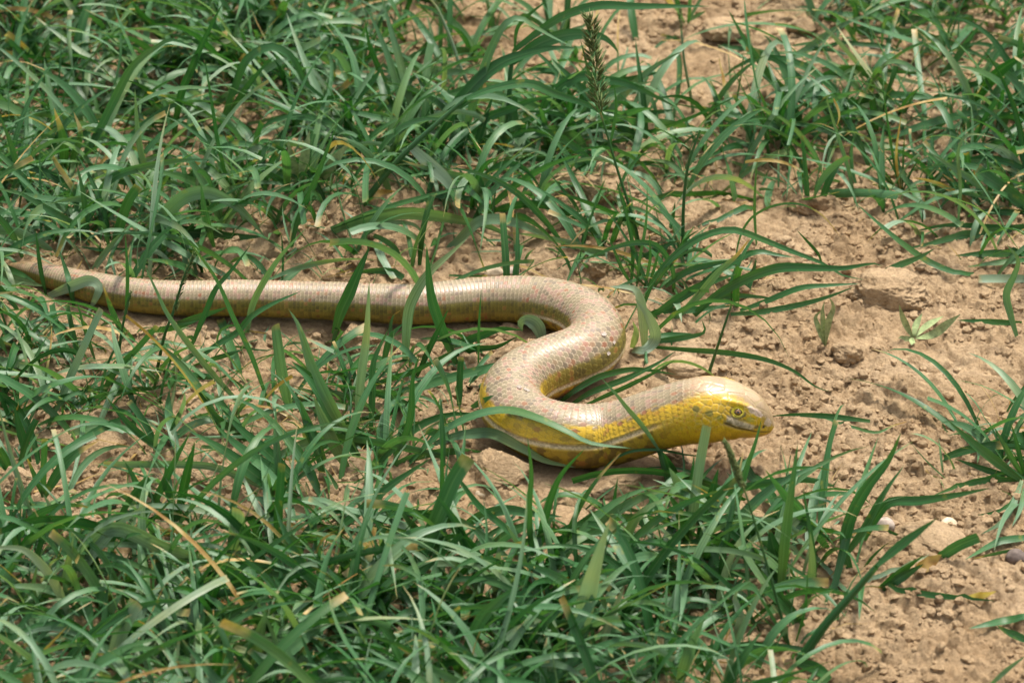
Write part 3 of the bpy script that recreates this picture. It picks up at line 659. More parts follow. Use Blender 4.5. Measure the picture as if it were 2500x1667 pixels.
# ------------------------------------------------------------------ plants traced one by one
def spline(pts, K):
    pts = np.asarray(pts, float)
    if len(pts) == 2: pts = np.array([pts[0], (pts[0] + pts[1]) / 2, pts[1]])
    d = catmull(pts, np.linspace(0, len(pts) - 1, 200)); s = np.concatenate([[0], np.cumsum(np.linalg.norm(np.diff(d, axis=0), axis=1))])
    return np.column_stack([np.interp(np.linspace(0, s[-1], K), s, d[:, i]) for i in range(d.shape[1])])
TV = {'': 0.42, 'd': 0.14, 'p': 0.82, 'P': 1.0, 'm': 0.30}
trace_rng = np.random.default_rng(99)
def traced_points(reg, pts, K, y0=None, dy=None):
    q = spline(zpx(reg, pts), K); rootp = on_ground(q[:1, 0], q[:1, 1])[0]
    yb = rootp[1] if y0 is None else y0
    if dy is None: dy = trace_rng.normal(0, 0.012)
    t = np.linspace(0, 1, K)
    P = at_y(q[:, 0], q[:, 1], yb + dy * t)
    G = on_ground(q[:, 0], q[:, 1])
    low = P[:, 2] < G[:, 2] + 0.004 * np.clip(t * 6, 0, 1)
    low |= P[:, 2] < gz(P[:, 0], P[:, 1])
    Gl = at_z(q[:, 0], q[:, 1], G[:, 2] + 0.004)
    P = np.where(low[:, None], Gl, P)
    if y0 is None: P[0] = rootp - np.array([0, 0, 0.003])
    # ease the depth so that a blade meeting the soil bends rather than kinks
    yy = gsm(np.concatenate([[P[0, 1]] * 4, P[:, 1], [P[-1, 1]] * 4]), 1.3)[4:-4]
    P2 = at_y(q[:, 0], q[:, 1], yy); gg = gz(P2[:, 0], P2[:, 1]) + 0.002
    P2[1:, 2] = np.maximum(P2[1:, 2], gg[1:])
    # pass over the animal, not through it
    for a in range(0, len(LIZ_XY), 2):
        d = P2 - np.array([LIZ_XY[a, 0], LIZ_XY[a, 1], LIZ_Z[a]]); dd = np.linalg.norm(d, axis=1); rr = LIZ_R[a] + 0.003; inn = dd < rr
        if inn.any(): 
            vdir = -ray(q[inn, 0], q[inn, 1]); vdir /= np.linalg.norm(vdir, axis=1)[:, None]
            bdot = np.einsum('ij,ij->i', d[inn], vdir); disc = bdot ** 2 - (dd[inn] ** 2 - rr ** 2)
            P2[inn] += vdir * (-bdot + np.sqrt(np.maximum(disc, 0)))[:, None]
    return P2, q
def traced_blade(root, loc, reg, spec, y0, K=16, mat=None, shape='blade', name='blade'):
    wz, fl, pts = spec[0], spec[1], spec[2]
    dy = spec[3] if len(spec) > 3 else None
    K = max(10, min(24, 4 + 3 * len(pts)))
    P, q = traced_points(reg, pts, K, y0 if 'a' in fl else None, dy)
    hw = wz / ZOOM[reg][2] * mpp * 0.5 * 1.22
    V_ = CAM - P; V_ /= np.linalg.norm(V_, axis=1)[:, None]
    T = np.gradient(P, axis=0); T /= np.linalg.norm(T, axis=1)[:, None] + 1e-12
    Bv = np.cross(T, V_); Bv /= np.linalg.norm(Bv, axis=1)[:, None] + 1e-9
    for k in range(1, K):
        if Bv[k] @ Bv[k - 1] < 0: Bv[k] *= -1
    Nv = np.cross(Bv, T); ang = trace_rng.normal(0, 0.30) + trace_rng.normal(0, 0.45) * np.linspace(-0.5, 0.5, K)
    ca, sa = np.cos(ang)[:, None], np.sin(ang)[:, None]; Bv, Nv = Bv * ca + Nv * sa, Nv * ca - Bv * sa
    t = np.linspace(0, 1, K)
    if shape == 'leaf': prof = np.clip(np.sin(math.pi * np.clip(t * 0.93 + 0.05, 0, 1)) ** 1.1, 0.10, 1); prof[-1] = 0.05
    elif shape == 'stem': prof = 1 - 0.45 * t
    else: prof = width_profile(K, np.array(['c' in fl]), 1, trace_rng)[0]
    tint = TV.get(next((f for f in fl if f in 'dpPm'), ''), 0.42) + trace_rng.normal(0, 0.07)
    dry = 1.15 if 'b' in fl else (0.34 if 'y' in fl else (0.14 if 'c' in fl else trace_rng.uniform(0, 0.12)))
    if shape == 'stem':
        return tube(P, hw * prof, tint, dry, name, root, loc, mat)
    V, A = blade_mesh_arrays(P[None], Bv[None], Nv[None], (hw * prof)[None], 0.30, np.array([np.clip(tint, 0, 1)]), np.array([dry]))
    me = mesh_np(name, V.reshape(-1, 3) - loc, ribbon_quads(1, K), A.reshape(-1, 4))
    return obj(name, me, mat or M_GRASS, root)
def tube(P, r, tint, dry, name, root, loc, mat=None, m=7):
    K = len(P); T = np.gradient(P, axis=0); T /= np.linalg.norm(T, axis=1)[:, None]
    a = np.cross(T, [0.3, 1, 0.1]); a /= np.linalg.norm(a, axis=1)[:, None]; b = np.cross(T, a)
    th = np.arange(m) * 2 * math.pi / m
    V = P[:, None] + r[:, None, None] * (a[:, None] * np.cos(th)[None, :, None] + b[:, None] * np.sin(th)[None, :, None])
    A = np.zeros((K, m, 4)); A[..., 0] = tint; A[..., 1] = np.linspace(0, 1, K)[:, None]; A[..., 2] = np.abs(np.linspace(-1, 1, m))[None]; A[..., 3] = dry
    return obj(name, mesh_np(name, V.reshape(-1, 3) - loc, grid_quads(K, m, True), A.reshape(-1, 4)), mat or M_GRASS, root)
def plant(name, cat, label, reg, base, blades, group=None):
    loc = on_ground(*[np.array([v]) for v in zpx(reg, [base])[0]])[0]
    root = thing(name, label, cat, loc, group)
    for sp in blades:
        if 's' in sp[1]: traced_blade(root, loc, reg, sp, loc[1], shape='stem', name='stem')
        else: traced_blade(root, loc, reg, sp, loc[1], shape='leaf' if 'l' in sp[1] else 'blade', name='leaf' if 'l' in sp[1] else 'blade', mat=M_HERB if 'h' in sp[1] else None)
    return root, loc
def spike(root, loc, reg, pts, wz, n, seed, y0, loose=0.0, awn=0.0):
    """seed head: small pointed spikelets set round the end of a stalk"""
    rng = np.random.default_rng(seed); q = spline(zpx(reg, pts), 40); P = at_y(q[:, 0], q[:, 1], y0)
    ax = P[-1] - P[0]; ln = np.linalg.norm(ax); ax /= ln; hw = wz / ZOOM[reg][2] * mpp * 0.5
    V, Q = [], []
    a = np.cross(ax, [0, 1, 0]); a /= np.linalg.norm(a); b = np.cross(ax, a)
    for k in range(n):
        t = rng.random() ** 0.9; th = rng.uniform(0, 2 * math.pi); rr = hw * (0.35 + 0.65 * rng.random()) * (1 - 0.75 * t ** 2)
        p0 = P[int(t * 39)]; out = a * math.cos(th) + b * math.sin(th); d = out * (0.45 + loose) + ax; d /= np.linalg.norm(d)
        p = p0 + out * rr * (0.35 + loose * 0.9); l = ln * rng.uniform(0.07, 0.11) * (1.0 + awn); wv = max(hw * 0.16, 0.00035); s1 = np.cross(d, out); s1 /= np.linalg.norm(s1) + 1e-9; s2 = np.cross(d, s1)
        i = len(V)
        V += [p, p + d * l * .4 + s1 * wv, p + d * l * .4 + s2 * wv, p + d * l * .4 - s1 * wv, p + d * l * .4 - s2 * wv, p + d * l]
        for m_ in range(4): Q += [(i, i + 1 + m_, i + 1 + (m_ + 1) % 4), (i + 5, i + 1 + (m_ + 1) % 4, i + 1 + m_)]
        if loose:
            V += [p0 + s1 * .0002, p0 - s1 * .0002, p]; Q.append((len(V) - 3, len(V) - 2, len(V) - 1))
    return obj('seed_head', mesh_np('seed_head', np.array(V) - loc, np.array(Q)), M_SEED, root)

TURF = 'grass plants'
def PL(*a): return plant(*a)
# --- in front of the tail
PL('wheat_plant', 'wheat plant', 'broad dark blade standing up across the middle of the tail', 'B', (320, 720), [(42, 's', [(318, 740), (322, 640), (335, 560)]), (75, 'ma', [(325, 600), (370, 450), (430, 320), (500, 150), (560, 10)], 0.0)])
PL('wheat_plant', 'wheat plant', 'two tall crossing blades rising over the tail before its bend', 'B', (1000, 800), [(58, 'p', [(800, 790), (815, 520), (845, 380), (950, 200), (1100, 60), (1230, -60)]), (60, '', [(1150, 800), (1050, 560), (985, 370), (960, 200), (945, 0)]), (34, 'd', [(880, 880), (1000, 620), (1095, 420)]), (22, 'y', [(740, 690), (700, 590), (715, 480), (770, 435)]), (36, '', [(650, 800), (700, 620), (790, 520)])])
PL('wheat_plant', 'wheat plant', 'thin pointed blade alone upright between the tail and front coil', 'B', (1295, 790), [(17, '', [(1295, 800), (1300, 550), (1315, 290)])])
PL('seeding_grass', 'grass', 'grass stalk with green seed spike leaning over the thinner tail', 'A', (1060, 960), [(20, 's', [(1060, 960), (1110, 720), (1170, 560), (1240, 330), (1300, 190)], 0.0)])
PL('wheat_plant', 'wheat plant', 'long narrow blades crossing in an X over the tail', 'A', (1700, 1200), [(28, '', [(1830, 1220), (1700, 850), (1580, 600), (1470, 350), (1330, 150), (1210, 0)]), (34, 'p', [(1660, 1220), (1400, 930), (1150, 600), (1060, 420), (970, 230)]), (32, 'm', [(1280, 820), (1390, 560), (1460, 400), (1560, 280), (1690, 110)])])
PL('wheat_plant', 'wheat plant', 'pale blade slanting up across the tail and away beyond it', 'A', (1660, 740), [(42, 'p', [(1660, 740), (1700, 520), (1780, 350), (1900, 170), (2070, -10)]), (38, 'm', [(1340, 880), (1450, 790), (1600, 700), (1700, 590), (1850, 500), (2040, 415)], -0.01), (40, '', [(1180, 640), (1400, 570), (1540, 525)], -0.01)])
PL('wheat_plant', 'wheat plant', 'blade pair with blunt bitten ends below the thinner tail', 'A', (520, 1180), [(52, 'pc', [(380, 1220), (500, 950), (600, 730), (690, 540)]), (38, 'c', [(680, 1140), (780, 950), (900, 830), (1060, 650)])])
PL('wheat_plant', 'wheat plant', 'curled grey-green leaf folded over the tail near its tip', 'A', (330, 450), [(62, 'P', [(330, 450), (470, 390), (600, 345), (670, 390), (640, 480), (580, 590)], -0.02), (26, 'm', [(310, 440), (270, 250), (240, 0)]), (34, '', [(500, 520), (460, 330), (400, 140)])])
PL('wheat_plant', 'wheat plant', 'dark blades reaching in flat over the tail tip', 'A', (-80, 340), [(50, 'm', [(-120, 220), (0, 255), (130, 300), (240, 355)], -0.01), (52, 'p', [(-120, 330), (0, 325), (150, 350), (305, 385)], -0.01)])
PL('wheat_plant', 'wheat plant', 'blade with yellow dried tip leaning to the tail', 'A', (850, 740), [(36, 'y', [(855, 740), (800, 640), (740, 500), (700, 385)]), (24, '', [(640, 880), (560, 640), (520, 480)])])
PL('wheat_plant', 'wheat plant', 'sheaf of broad upright blades before the mid tail', 'A', (2050, 1210), [(64, 'pc', [(1960, 1230), (1900, 950), (1852, 645)]), (52, 'p', [(2190, 1230), (2110, 950), (2020, 660), (1950, 540)]), (46, 'm', [(2230, 1210), (2100, 1000), (1970, 890)])])
PL('wheat_plant', 'wheat plant', 'fan of broad blades splayed up beside a slim upright blade', 'B', (480, 1420), [(72, '', [(480, 1430), (330, 1200), (180, 950), (40, 790)]), (60, 'p', [(470, 1420), (250, 980), (150, 740), (90, 540)]), (48, 'p', [(470, 1230), (500, 900), (540, 600), (558, 240)]), (40, '', [(570, 1250), (580, 1000), (590, 780), (690, 560)]), (44, 'd', [(650, 1420), (480, 1250), (300, 1130)]), (40, 'm', [(720, 1480), (830, 1180), (850, 900), (895, 740)]), (30, '', [(1060, 1500), (1050, 1250), (1040, 1010)])])
PL('wheat_plant', 'wheat plant', 'long blade arching across the front coil of the body', 'B', (820, 1470), [(58, '', [(820, 1480), (960, 1340), (1100, 1230), (1300, 1140), (1500, 1115), (1700, 1170), (1900, 1260), (2060, 1335), (2350, 1370)], -0.005)])
PL('wheat_plant', 'wheat plant', 'striped blade curving along the foot of the front coil', 'B', (1000, 1340), [(56, 'p', [(1000, 1340), (1130, 1290), (1250, 1270), (1400, 1270), (1600, 1370), (1750, 1450), (1950, 1495)], -0.03), (38, 'c', [(1165, 1085), (1170, 900), (1180, 750)]), (36, '', [(1250, 1090), (1380, 1020), (1400, 1010)])])
PL('wheat_plant', 'wheat plant', 'pale leaf curled over within the bend of the trunk', 'B', (1725, 640), [(76, 'P', [(1730, 640), (1695, 540), (1630, 500), (1580, 520), (1590, 580)]), (46, 'm', [(1080, 690), (1300, 610), (1450, 560), (1600, 570)], -0.01), (40, 'd', [(1000, 770), (1250, 700), (1420, 680), (1560, 610)], -0.01)])
PL('wheat_plant', 'wheat plant', 'three slanting blades between the middle coil and raised neck', 'K', (1100, 650), [(58, 'd', [(1140, 660), (1350, 520), (1600, 420), (1850, 320), (2150, 170), (2352, 30)], 0.01), (48, 'm', [(1270, 670), (1550, 540), (1800, 430), (2100, 280), (2352, 130)], 0.0), (58, '', [(1010, 630), (1200, 480), (1400, 360), (1560, 300), (1900, 240), (2352, 300)], 0.01)])
PL('wheat_plant', 'wheat plant', 'thin pale blade leaning back across the raised neck', 'C', (1010, 1290), [(80, 's', [(1010, 1300), (950, 1100), (895, 935)]), (44, 'pa', [(895, 935), (740, 700), (560, 490), (420, 320), (290, 180)]), (78, 'd', [(1100, 1300), (1000, 1100), (930, 950)])])
PL('wheat_plant', 'wheat plant', 'thin yellow-green blade leaning against the belly of the front coil', 'C', (220, 1290), [(24, 'y', [(215, 1290), (350, 1110), (490, 960)]), (24, 'm', [(310, 1150), (400, 1050), (560, 960), (740, 930), (930, 935), (1200, 985), (1500, 1005)], -0.005)])
PL('grass_sprig', 'grass', 'single dark blade lying flat from the soil toward the snout', 'J', (1110, 65), [(26, 'm', [(1115, 66), (900, 40), (700, 28), (545, 36)], 0.0), (14, 'y', [(860, 50), (1000, 95), (1150, 130), (1250, 90), (1360, 60)], 0.0)])
# --- around the snout and the lower right tuft
PL('wheat_plant', 'wheat plant', 'blunt cut blade standing under the lizard jaw', 'J', (80, 760), [(46, 'pc', [(78, 760), (110, 500), (140, 300), (180, 90)]), (50, 'd', [(130, 750), (170, 620), (245, 335)]), (60, 'p', [(125, 620), (40, 470), (-40, 330)]), (46, 'm', [(60, 760), (20, 600), (-50, 470)])])
PL('wheat_plant', 'wheat plant', 'slender blade whose tip crosses the lizard snout', 'J', (300, 720), [(40, '', [(290, 740), (390, 370), (450, 200), (492, 55)], 0.0), (26, '', [(60, 640), (85, 450), (105, 260)])])
r_, l_ = PL('foxtail_grass', 'grass', 'foxtail stalk with fuzzy green spike below the lizard chin', 'J', (650, 1340), [(15, 's', [(650, 1350), (560, 1020), (480, 740), (420, 540), (375, 410)], 0.0), (14, '', [(640, 1340), (500, 1100), (370, 940)]), (12, '', [(690, 1330), (740, 1150), (760, 900)])])
spike(r_, l_, 'J', [(385, 450), (350, 350), (315, 260), (284, 182)], 74, 300, 1, l_[1])
PL('wheat_plant', 'wheat plant', 'leaning thick-stemmed plant with raised leaves before the bare patch', 'J', (715, 1430), [(46, 's', [(712, 1440), (860, 1230), (1010, 1060), (1150, 900)], 0.0), (40, 'ma', [(1150, 900), (1300, 770), (1500, 620)], 0.0), (52, 'm', [(1000, 920), (965, 780), (1010, 600), (1100, 440), (1220, 290), (1293, 130)], 0.0), (46, '', [(970, 840), (1090, 680), (1200, 480), (1310, 320)], 0.0), (42, '', [(1070, 760), (1150, 620), (1230, 530), (1400, 520), (1600, 490), (1800, 450)], 0.0), (50, 'd', [(1170, 1020), (1290, 920), (1420, 835)], 0.0), (44, 'd', [(1180, 1030), (1300, 955), (1420, 885)], 0.0)])
PL('wheat_plant', 'wheat plant', 'upright plant of stiff pointed blades beside the foxtail stalk', 'J', (620, 1090), [(56, 'm', [(870, 790), (760, 640), (640, 500), (515, 345)]), (44, '', [(595, 1100), (620, 800), (650, 560), (700, 195)]), (74, 'd', [(600, 990), (575, 850), (535, 680)]), (22, '', [(800, 1010), (790, 830), (730, 450)]), (34, 'p', [(770, 1070), (785, 900), (770, 700)])])
PL('wheat_plant', 'wheat plant', 'low arching blades at the foot of the stiff upright plant', 'J', (440, 680), [(42, 'p', [(450, 690), (300, 540), (150, 450), (0, 430), (-120, 440)]), (40, 'm', [(-20, 790), (250, 730), (450, 670), (650, 615)], 0.0), (40, '', [(240, 830), (350, 760), (470, 690), (540, 660)]), (44, 'd', [(-20, 1010), (150, 940), (330, 940), (480, 960)], -0.01), (40, 'P', [(340, 1320), (365, 1190), (335, 1080), (370, 1010)], 0.0)])
PL('wheat_plant', 'wheat plant', 'twisted blade lying out on bare soil by a dry brown leaf', 'J', (1180, 1010), [(28, '', [(1185, 1015), (1350, 1045), (1550, 1070), (1830, 1095)], -0.005), (50, 'c', [(1510, 850), (1620, 780), (1740, 730)]), (60, 'b', [(1390, 920), (1450, 880), (1525, 830)]), (50, 'b', [(1690, 1075), (1760, 1055), (1840, 1040)])])
PL('grass_tuft', 'grass', 'spreading tuft with drooping blades at the edge of bare soil', 'J', (1990, 395), [(44, '', [(1985, 405), (1830, 290), (1690, 180), (1560, 60)]), (30, 'm', [(1985, 405), (1800, 350), (1600, 280)]), (26, '', [(1995, 385), (1900, 230), (1820, 90)]), (24, 'm', [(2000, 370), (1960, 200), (1925, 80)]), (32, '', [(1985, 400), (1800, 400), (1650, 430), (1480, 490)]), (30, 'p', [(1985, 405), (1945, 520), (1870, 640), (1750, 715)], -0.06), (20, '', [(1990, 420), (1900, 560), (1720, 610)], -0.05), (22, 'p', [(2000, 450), (1980, 560), (1930, 670)], -0.05), (28, 'm', [(1990, 395), (2060, 250), (2130, 110)]), (28, '', [(1990, 395), (2100, 330), (2190, 290)])])
PL('wheat_plant', 'wheat plant', 'narrow blade pair reaching in over bare soil below the spreading tuft', 'J', (2010, 735), [(34, '', [(2060, 720), (1998, 735), (1850, 760), (1660, 860)], 0.0), (18, 'y', [(1960, 800), (1850, 820), (1700, 855)], 0.0)])
PL('wheat_plant', 'wheat plant', 'lone blades lying on bare soil past the last pebbles', 'J', (2050, 1190), [(40, 'm', [(2060, 1190), (1998, 1195), (1850, 1220), (1680, 1255)], 0.0), (34, 'm', [(2040, 1330), (1900, 1270), (1840, 1235)], 0.0), (22, 'p', [(1790, 1590), (1900, 1490), (2010, 1410)], 0.0)])
PL('wheat_plant', 'wheat plant', 'short blunt blades below the thick leaning stem', 'J', (280, 1580), [(46, '', [(280, 1600), (390, 1420), (490, 1275)]), (30, '', [(180, 1600), (200, 1400), (215, 1290)]), (50, 'p', [(10, 1600), (90, 1350), (165, 1195)]), (50, 'm', [(-40, 1410), (300, 1370), (550, 1360), (820, 1378)], -0.005), (50, 'm', [(700, 1450), (800, 1480), (870, 1540), (780, 1560)])])
# --- the tuft at the outer bend and its long blades over bare soil
PL('wheat_plant', 'wheat plant', 'wide plant by the outer bend sending long blades over bare soil', 'G', (400, 720), [(30, '', [(362, 745), (430, 590), (560, 450), (700, 370), (830, 345), (960, 385), (1120, 450), (1300, 520), (1400, 580), (1520, 605)], 0.01), (26, 'm', [(525, 670), (515, 540), (440, 430), (330, 410), (200, 440), (80, 490), (0, 500)], -0.01), (42, 'm', [(630, 790), (740, 690), (900, 600), (1060, 545), (1200, 540), (1400, 545), (1560, 520), (1615, 535)], 0.0), (26, 'm', [(870, 765), (1000, 720), (1180, 650), (1330, 635), (1500, 625)], 0.0), (26, '', [(820, 785), (1000, 770), (1200, 730), (1340, 690), (1470, 640)], 0.0), (34, 'py', [(530, 810), (640, 700), (760, 560), (850, 480), (920, 390)]), (34, 'd', [(630, 660), (760, 560), (900, 480), (980, 460), (1060, 475), (1160, 490)], 0.0), (30, 'm', [(370, 785), (500, 770), (640, 760), (850, 740)], 0.0), (22, '', [(690, 725), (800, 690), (920, 690), (1060, 705)], 0.0), (40, '', [(400, 800), (520, 720), (660, 640), (850, 575)], 0.0), (30, 'm', [(480, 640), (600, 560), (740, 520), (860, 500)])])
PL('wheat_plant', 'wheat plant', 'pale looped leaf hanging beside the outer bend of the trunk', 'G', (380, 1050), [(20, 's', [(380, 1050), (378, 980)]), (42, 'P', [(372, 960), (362, 800), (345, 700), (310, 650), (190, 640)], 0.01), (50, 'P', [(310, 972), (380, 970), (430, 900), (390, 790), (320, 700)], 0.0), (30, 'p', [(305, 960), (330, 880), (310, 820)]), (26, '', [(390, 905), (500, 895), (620, 885)], 0.0), (26, 'm', [(395, 930), (550, 910), (680, 880), (670, 815)], 0.0)])
PL('grass_tuft', 'grass', 'fine-bladed upright tuft behind the outer bend', 'G', (350, 640), [(18, 'm', [(300, 640), (310, 450), (280, 280), (225, 90)]), (14, '', [(330, 640), (350, 480), (380, 300), (385, 110)]), (14, '', [(350, 640), (330, 500), (250, 350), (165, 240)]), (14, 'm', [(370, 650), (400, 500), (395, 360)]), (14, '', [(390, 650), (430, 520), (450, 430)]), (16, 'm', [(400, 660), (350, 540), (320, 430)]), (16, '', [(310, 640), (250, 540), (180, 370)]), (14, 'y', [(420, 650), (480, 560), (560, 480)]), (14, '', [(440, 660), (500, 600), (610, 540)]), (12, '', [(380, 640), (300, 560), (270, 500)]), (14, 'm', [(30, 520), (60, 380), (160, 80)])])
PL('grass_sprig', 'grass', 'long dark stem standing straight up on bare soil near the bend', 'F', (45, 1560), [(22, 's', [(45, 1570), (50, 1300), (80, 1050), (155, 835)], 0.0)])
PL('grass_sprig', 'grass', 'short dark stem leaning on bare soil above the lizard neck', 'G', (708, 1085), [(15, 's', [(708, 1090), (760, 930), (825, 735)], 0.0)])
PL('grass_sprig', 'grass', 'long thin blade arching low over bare soil behind the lizard head', 'G', (420, 955), [(24, '', [(415, 955), (600, 970), (800, 985), (1000, 1020), (1150, 1080), (1260, 1160), (1345, 1190)], -0.1)])
PL('grass_sprig', 'grass', 'hair-thin blade arched high with a browned tip on bare soil', 'G', (850, 560), [(12, 'y', [(845, 560), (860, 410), (920, 290), (1040, 220), (1180, 210), (1300, 270), (1400, 390)], 0.0), (13, '', [(955, 430), (945, 250), (950, 100), (960, -20)])])
PL('grass_sprig', 'grass', 'small broken dark shoot lying among soil crumbs', 'G', (1290, 515), [(14, 'd', [(1295, 515), (1270, 460), (1165, 345)]), (18, 'm', [(500, 360), (520, 270), (530, 195)])])
PL('wheat_plant', 'wheat plant', 'flattened wheat plant with cut straw end stretched over bare soil', 'G', (2352, 400), [(30, '', [(2090, 575), (2000, 570), (1850, 510), (1720, 420), (1600, 320), (1470, 203)], 0.0), (30, '', [(1575, 588), (1700, 530), (1800, 490), (1885, 443)], 0.0), (42, '', [(2400, 320), (2200, 350), (2000, 380), (1850, 420), (1740, 442)], -0.005), (26, 'm', [(2400, 345), (2200, 330), (1950, 320), (1765, 357)], -0.005), (40, 'Pc', [(2400, 600), (2230, 600), (2115, 602)], 0.0), (36, 'd', [(2400, 470), (2150, 470), (1990, 480)], 0.0), (30, 'm', [(2380, 500), (2200, 520), (2050, 540)], 0.0), (30, 'd', [(2370, 260), (2200, 250), (2080, 255)], 0.0)])
PL('grass_sprig', 'grass', 'hanging ribbon blade on bare soil below the cut straw', 'G', (2310, 895), [(34, 'p', [(2312, 900), (2280, 790), (2258, 680), (2300, 580), (2320, 500), (2260, 420)]), (26, 'm', [(2340, 830), (2180, 825), (2000, 815)], 0.0)])
# --- beyond the lizard: the big wheat clump
PL('wheat_plant', 'wheat plant', 'tall leaning wheat stem with pale joints and hanging grey leaf', 'E', (240, 1285), [(40, 's', [(235, 1290), (400, 1080), (540, 930), (730, 760), (880, 630)], 0.0), (48, 'a', [(870, 640), (1050, 570), (1280, 535), (1450, 600), (1700, 690), (1850, 830)], 0.0), (70, 'Pa', [(520, 925), (620, 1020), (740, 1130), (800, 1220), (830, 1370)], -0.03), (40, 'b', [(250, 1290), (330, 1230), (430, 1220)])])
PL('wheat_plant', 'wheat plant', 'tallest wheat plant with long horizontal flag leaf beyond the trunk', 'E', (1150, 965), [(42, 's', [(1150, 970), (1158, 650), (1165, 470), (1190, 320)], 0.0), (50, 'a', [(1192, 320), (1350, 200), (1500, 105), (1720, 38), (1950, 42), (2221, 42), (2440, 42)], 0.0), (22, 'ma', [(1192, 300), (1210, 180), (1290, 90), (1410, 0)], 0.0), (70, 'ma', [(1180, 400), (1330, 290), (1500, 230), (1650, 220), (1760, 240), (1830, 300), (1855, 350)], -0.01), (70, 'ma', [(1190, 620), (1180, 760), (1230, 890), (1330, 970), (1570, 1025)], -0.03)])
PL('wheat_plant', 'wheat plant', 'broad leaves arching high in the clump beyond the trunk', 'E', (840, 960), [(50, 'p', [(840, 970), (960, 560), (1040, 330), (1130, 160), (1220, 115), (1300, 160), (1420, 230), (1560, 300)], 0.0), (76, 'm', [(700, 985), (800, 720), (950, 530), (1100, 410), (1250, 350), (1420, 310), (1590, 305)], 0.0), (40, 'd', [(920, 1010), (1010, 740), (1060, 600)]), (50, 'm', [(760, 990), (880, 880), (1000, 760), (1180, 690), (1300, 640), (1480, 610)])])
PL('wheat_plant', 'wheat plant', 'leaf bent sharply down beside the large clod', 'E', (1400, 990), [(55, 'p', [(1400, 1000), (1400, 830), (1520, 840), (1610, 890), (1650, 1010), (1625, 1150), (1620, 1350)], -0.03), (50, 'd', [(1380, 1010), (1600, 1040), (1810, 1070)], -0.02), (56, 'd', [(1100, 1060), (1250, 1000), (1400, 1010), (1570, 1060)], -0.01)])
PL('wheat_plant', 'wheat plant', 'mass of flat leaves spreading from the clump above the large clod', 'E', (1560, 860), [(60, 'd', [(1590, 850), (1750, 780), (1950, 740), (2221, 700)], 0.0), (58, 'm', [(1340, 900), (1400, 640), (1600, 490), (1750, 510), (1900, 530), (2100, 620), (2230, 690)], 0.0), (50, '', [(1460, 830), (1480, 620), (1620, 470), (1690, 375)]), (46, 'm', [(1480, 800), (1700, 560), (1900, 510), (2150, 455)]), (40, 'm', [(1700, 700), (1820, 560), (1950, 420)]), (50, 'p', [(1540, 880), (1700, 650), (1900, 560), (2080, 520)])])
PL('wheat_plant', 'wheat plant', 'dark upright blade with a narrow bitten tip in the clump', 'E', (410, 680), [(36, 'd', [(420, 700), (340, 470), (270, 290), (235, 105)]), (50, 'm', [(0, 850), (150, 660), (300, 500), (360, 390)]), (40, '', [(560, 830), (590, 620), (630, 480)])])
PL('wheat_plant', 'wheat plant', 'thin pale bent stalk with horizontal leaf behind the clump', 'E', (940, 610), [(26, 'Ps', [(930, 600), (850, 440), (780, 240), (700, 60), (640, -20)], 0.0), (55, 'pa', [(870, 462), (700, 450), (560, 430), (400, 385)], 0.0)])
PL('wheat_plant', 'wheat plant', 'huge ribbed leaf bowed along the ground behind the trunk', 'E', (0, 1490), [(80, 'p', [(-20, 1490), (200, 1400), (450, 1355), (650, 1365), (850, 1400), (1050, 1450), (1230, 1560)], 0.0), (30, 'm', [(0, 1465), (300, 1350), (600, 1260), (800, 1210), (940, 1175)], 0.0)])
PL('wheat_plant', 'wheat plant', 'folded leaf bowed toward the bend behind the trunk', 'E', (770, 1600), [(58, 'p', [(760, 1610), (900, 1470), (980, 1410), (1100, 1400), (1250, 1440), (1400, 1510), (1500, 1560)], 0.0), (36, '', [(1510, 1568), (1380, 1400), (1220, 1240), (1050, 1140), (900, 1090), (750, 1070)], 0.0), (26, 'p', [(240, 1510), (330, 1440), (430, 1420), (560, 1440), (640, 1550)], 0.0), (50, 'm', [(850, 1260), (880, 1180), (960, 1150), (1020, 1350)])])
r_, l_ = PL('seeding_grass', 'grass', 'tall thin grass stalk with feathery seed panicle beyond the large clod', 'E', (1990, 1568), [(20, 's', [(1990, 1575), (1950, 1400), (1850, 1090), (1800, 920), (1740, 720)], 0.0), (18, 'a', [(1800, 930), (1840, 700), (1825, 525)], 0.0), (20, 'a', [(1720, 690), (1660, 450), (1610, 245)], 0.0), (30, 'm', [(1990, 1570), (1890, 1300), (1840, 1150)])])
spike(r_, l_, 'E', [(1740, 720), (1715, 520), (1695, 330), (1675, 110)], 88, 170, 2, l_[1], 0.35, 0.6)
r_, l_ = PL('seeding_grass', 'grass', 'short grass with a small whitish seed spray by the large clod', 'E', (1750, 1568), [(34, 'm', [(1760, 1575), (1650, 1430), (1500, 1310), (1320, 1185)], 0.0), (20, '', [(1630, 1400), (1560, 1280), (1490, 1200), (1415, 1105)], 0.0), (14, 'm', [(1670, 1440), (1720, 1270), (1775, 1135)]), (12, '', [(1610, 1500), (1640, 1380), (1690, 1300)])])
spike(r_, l_, 'E', [(1620, 1390), (1580, 1340), (1535, 1285)], 34, 50, 3, l_[1], 0.3)
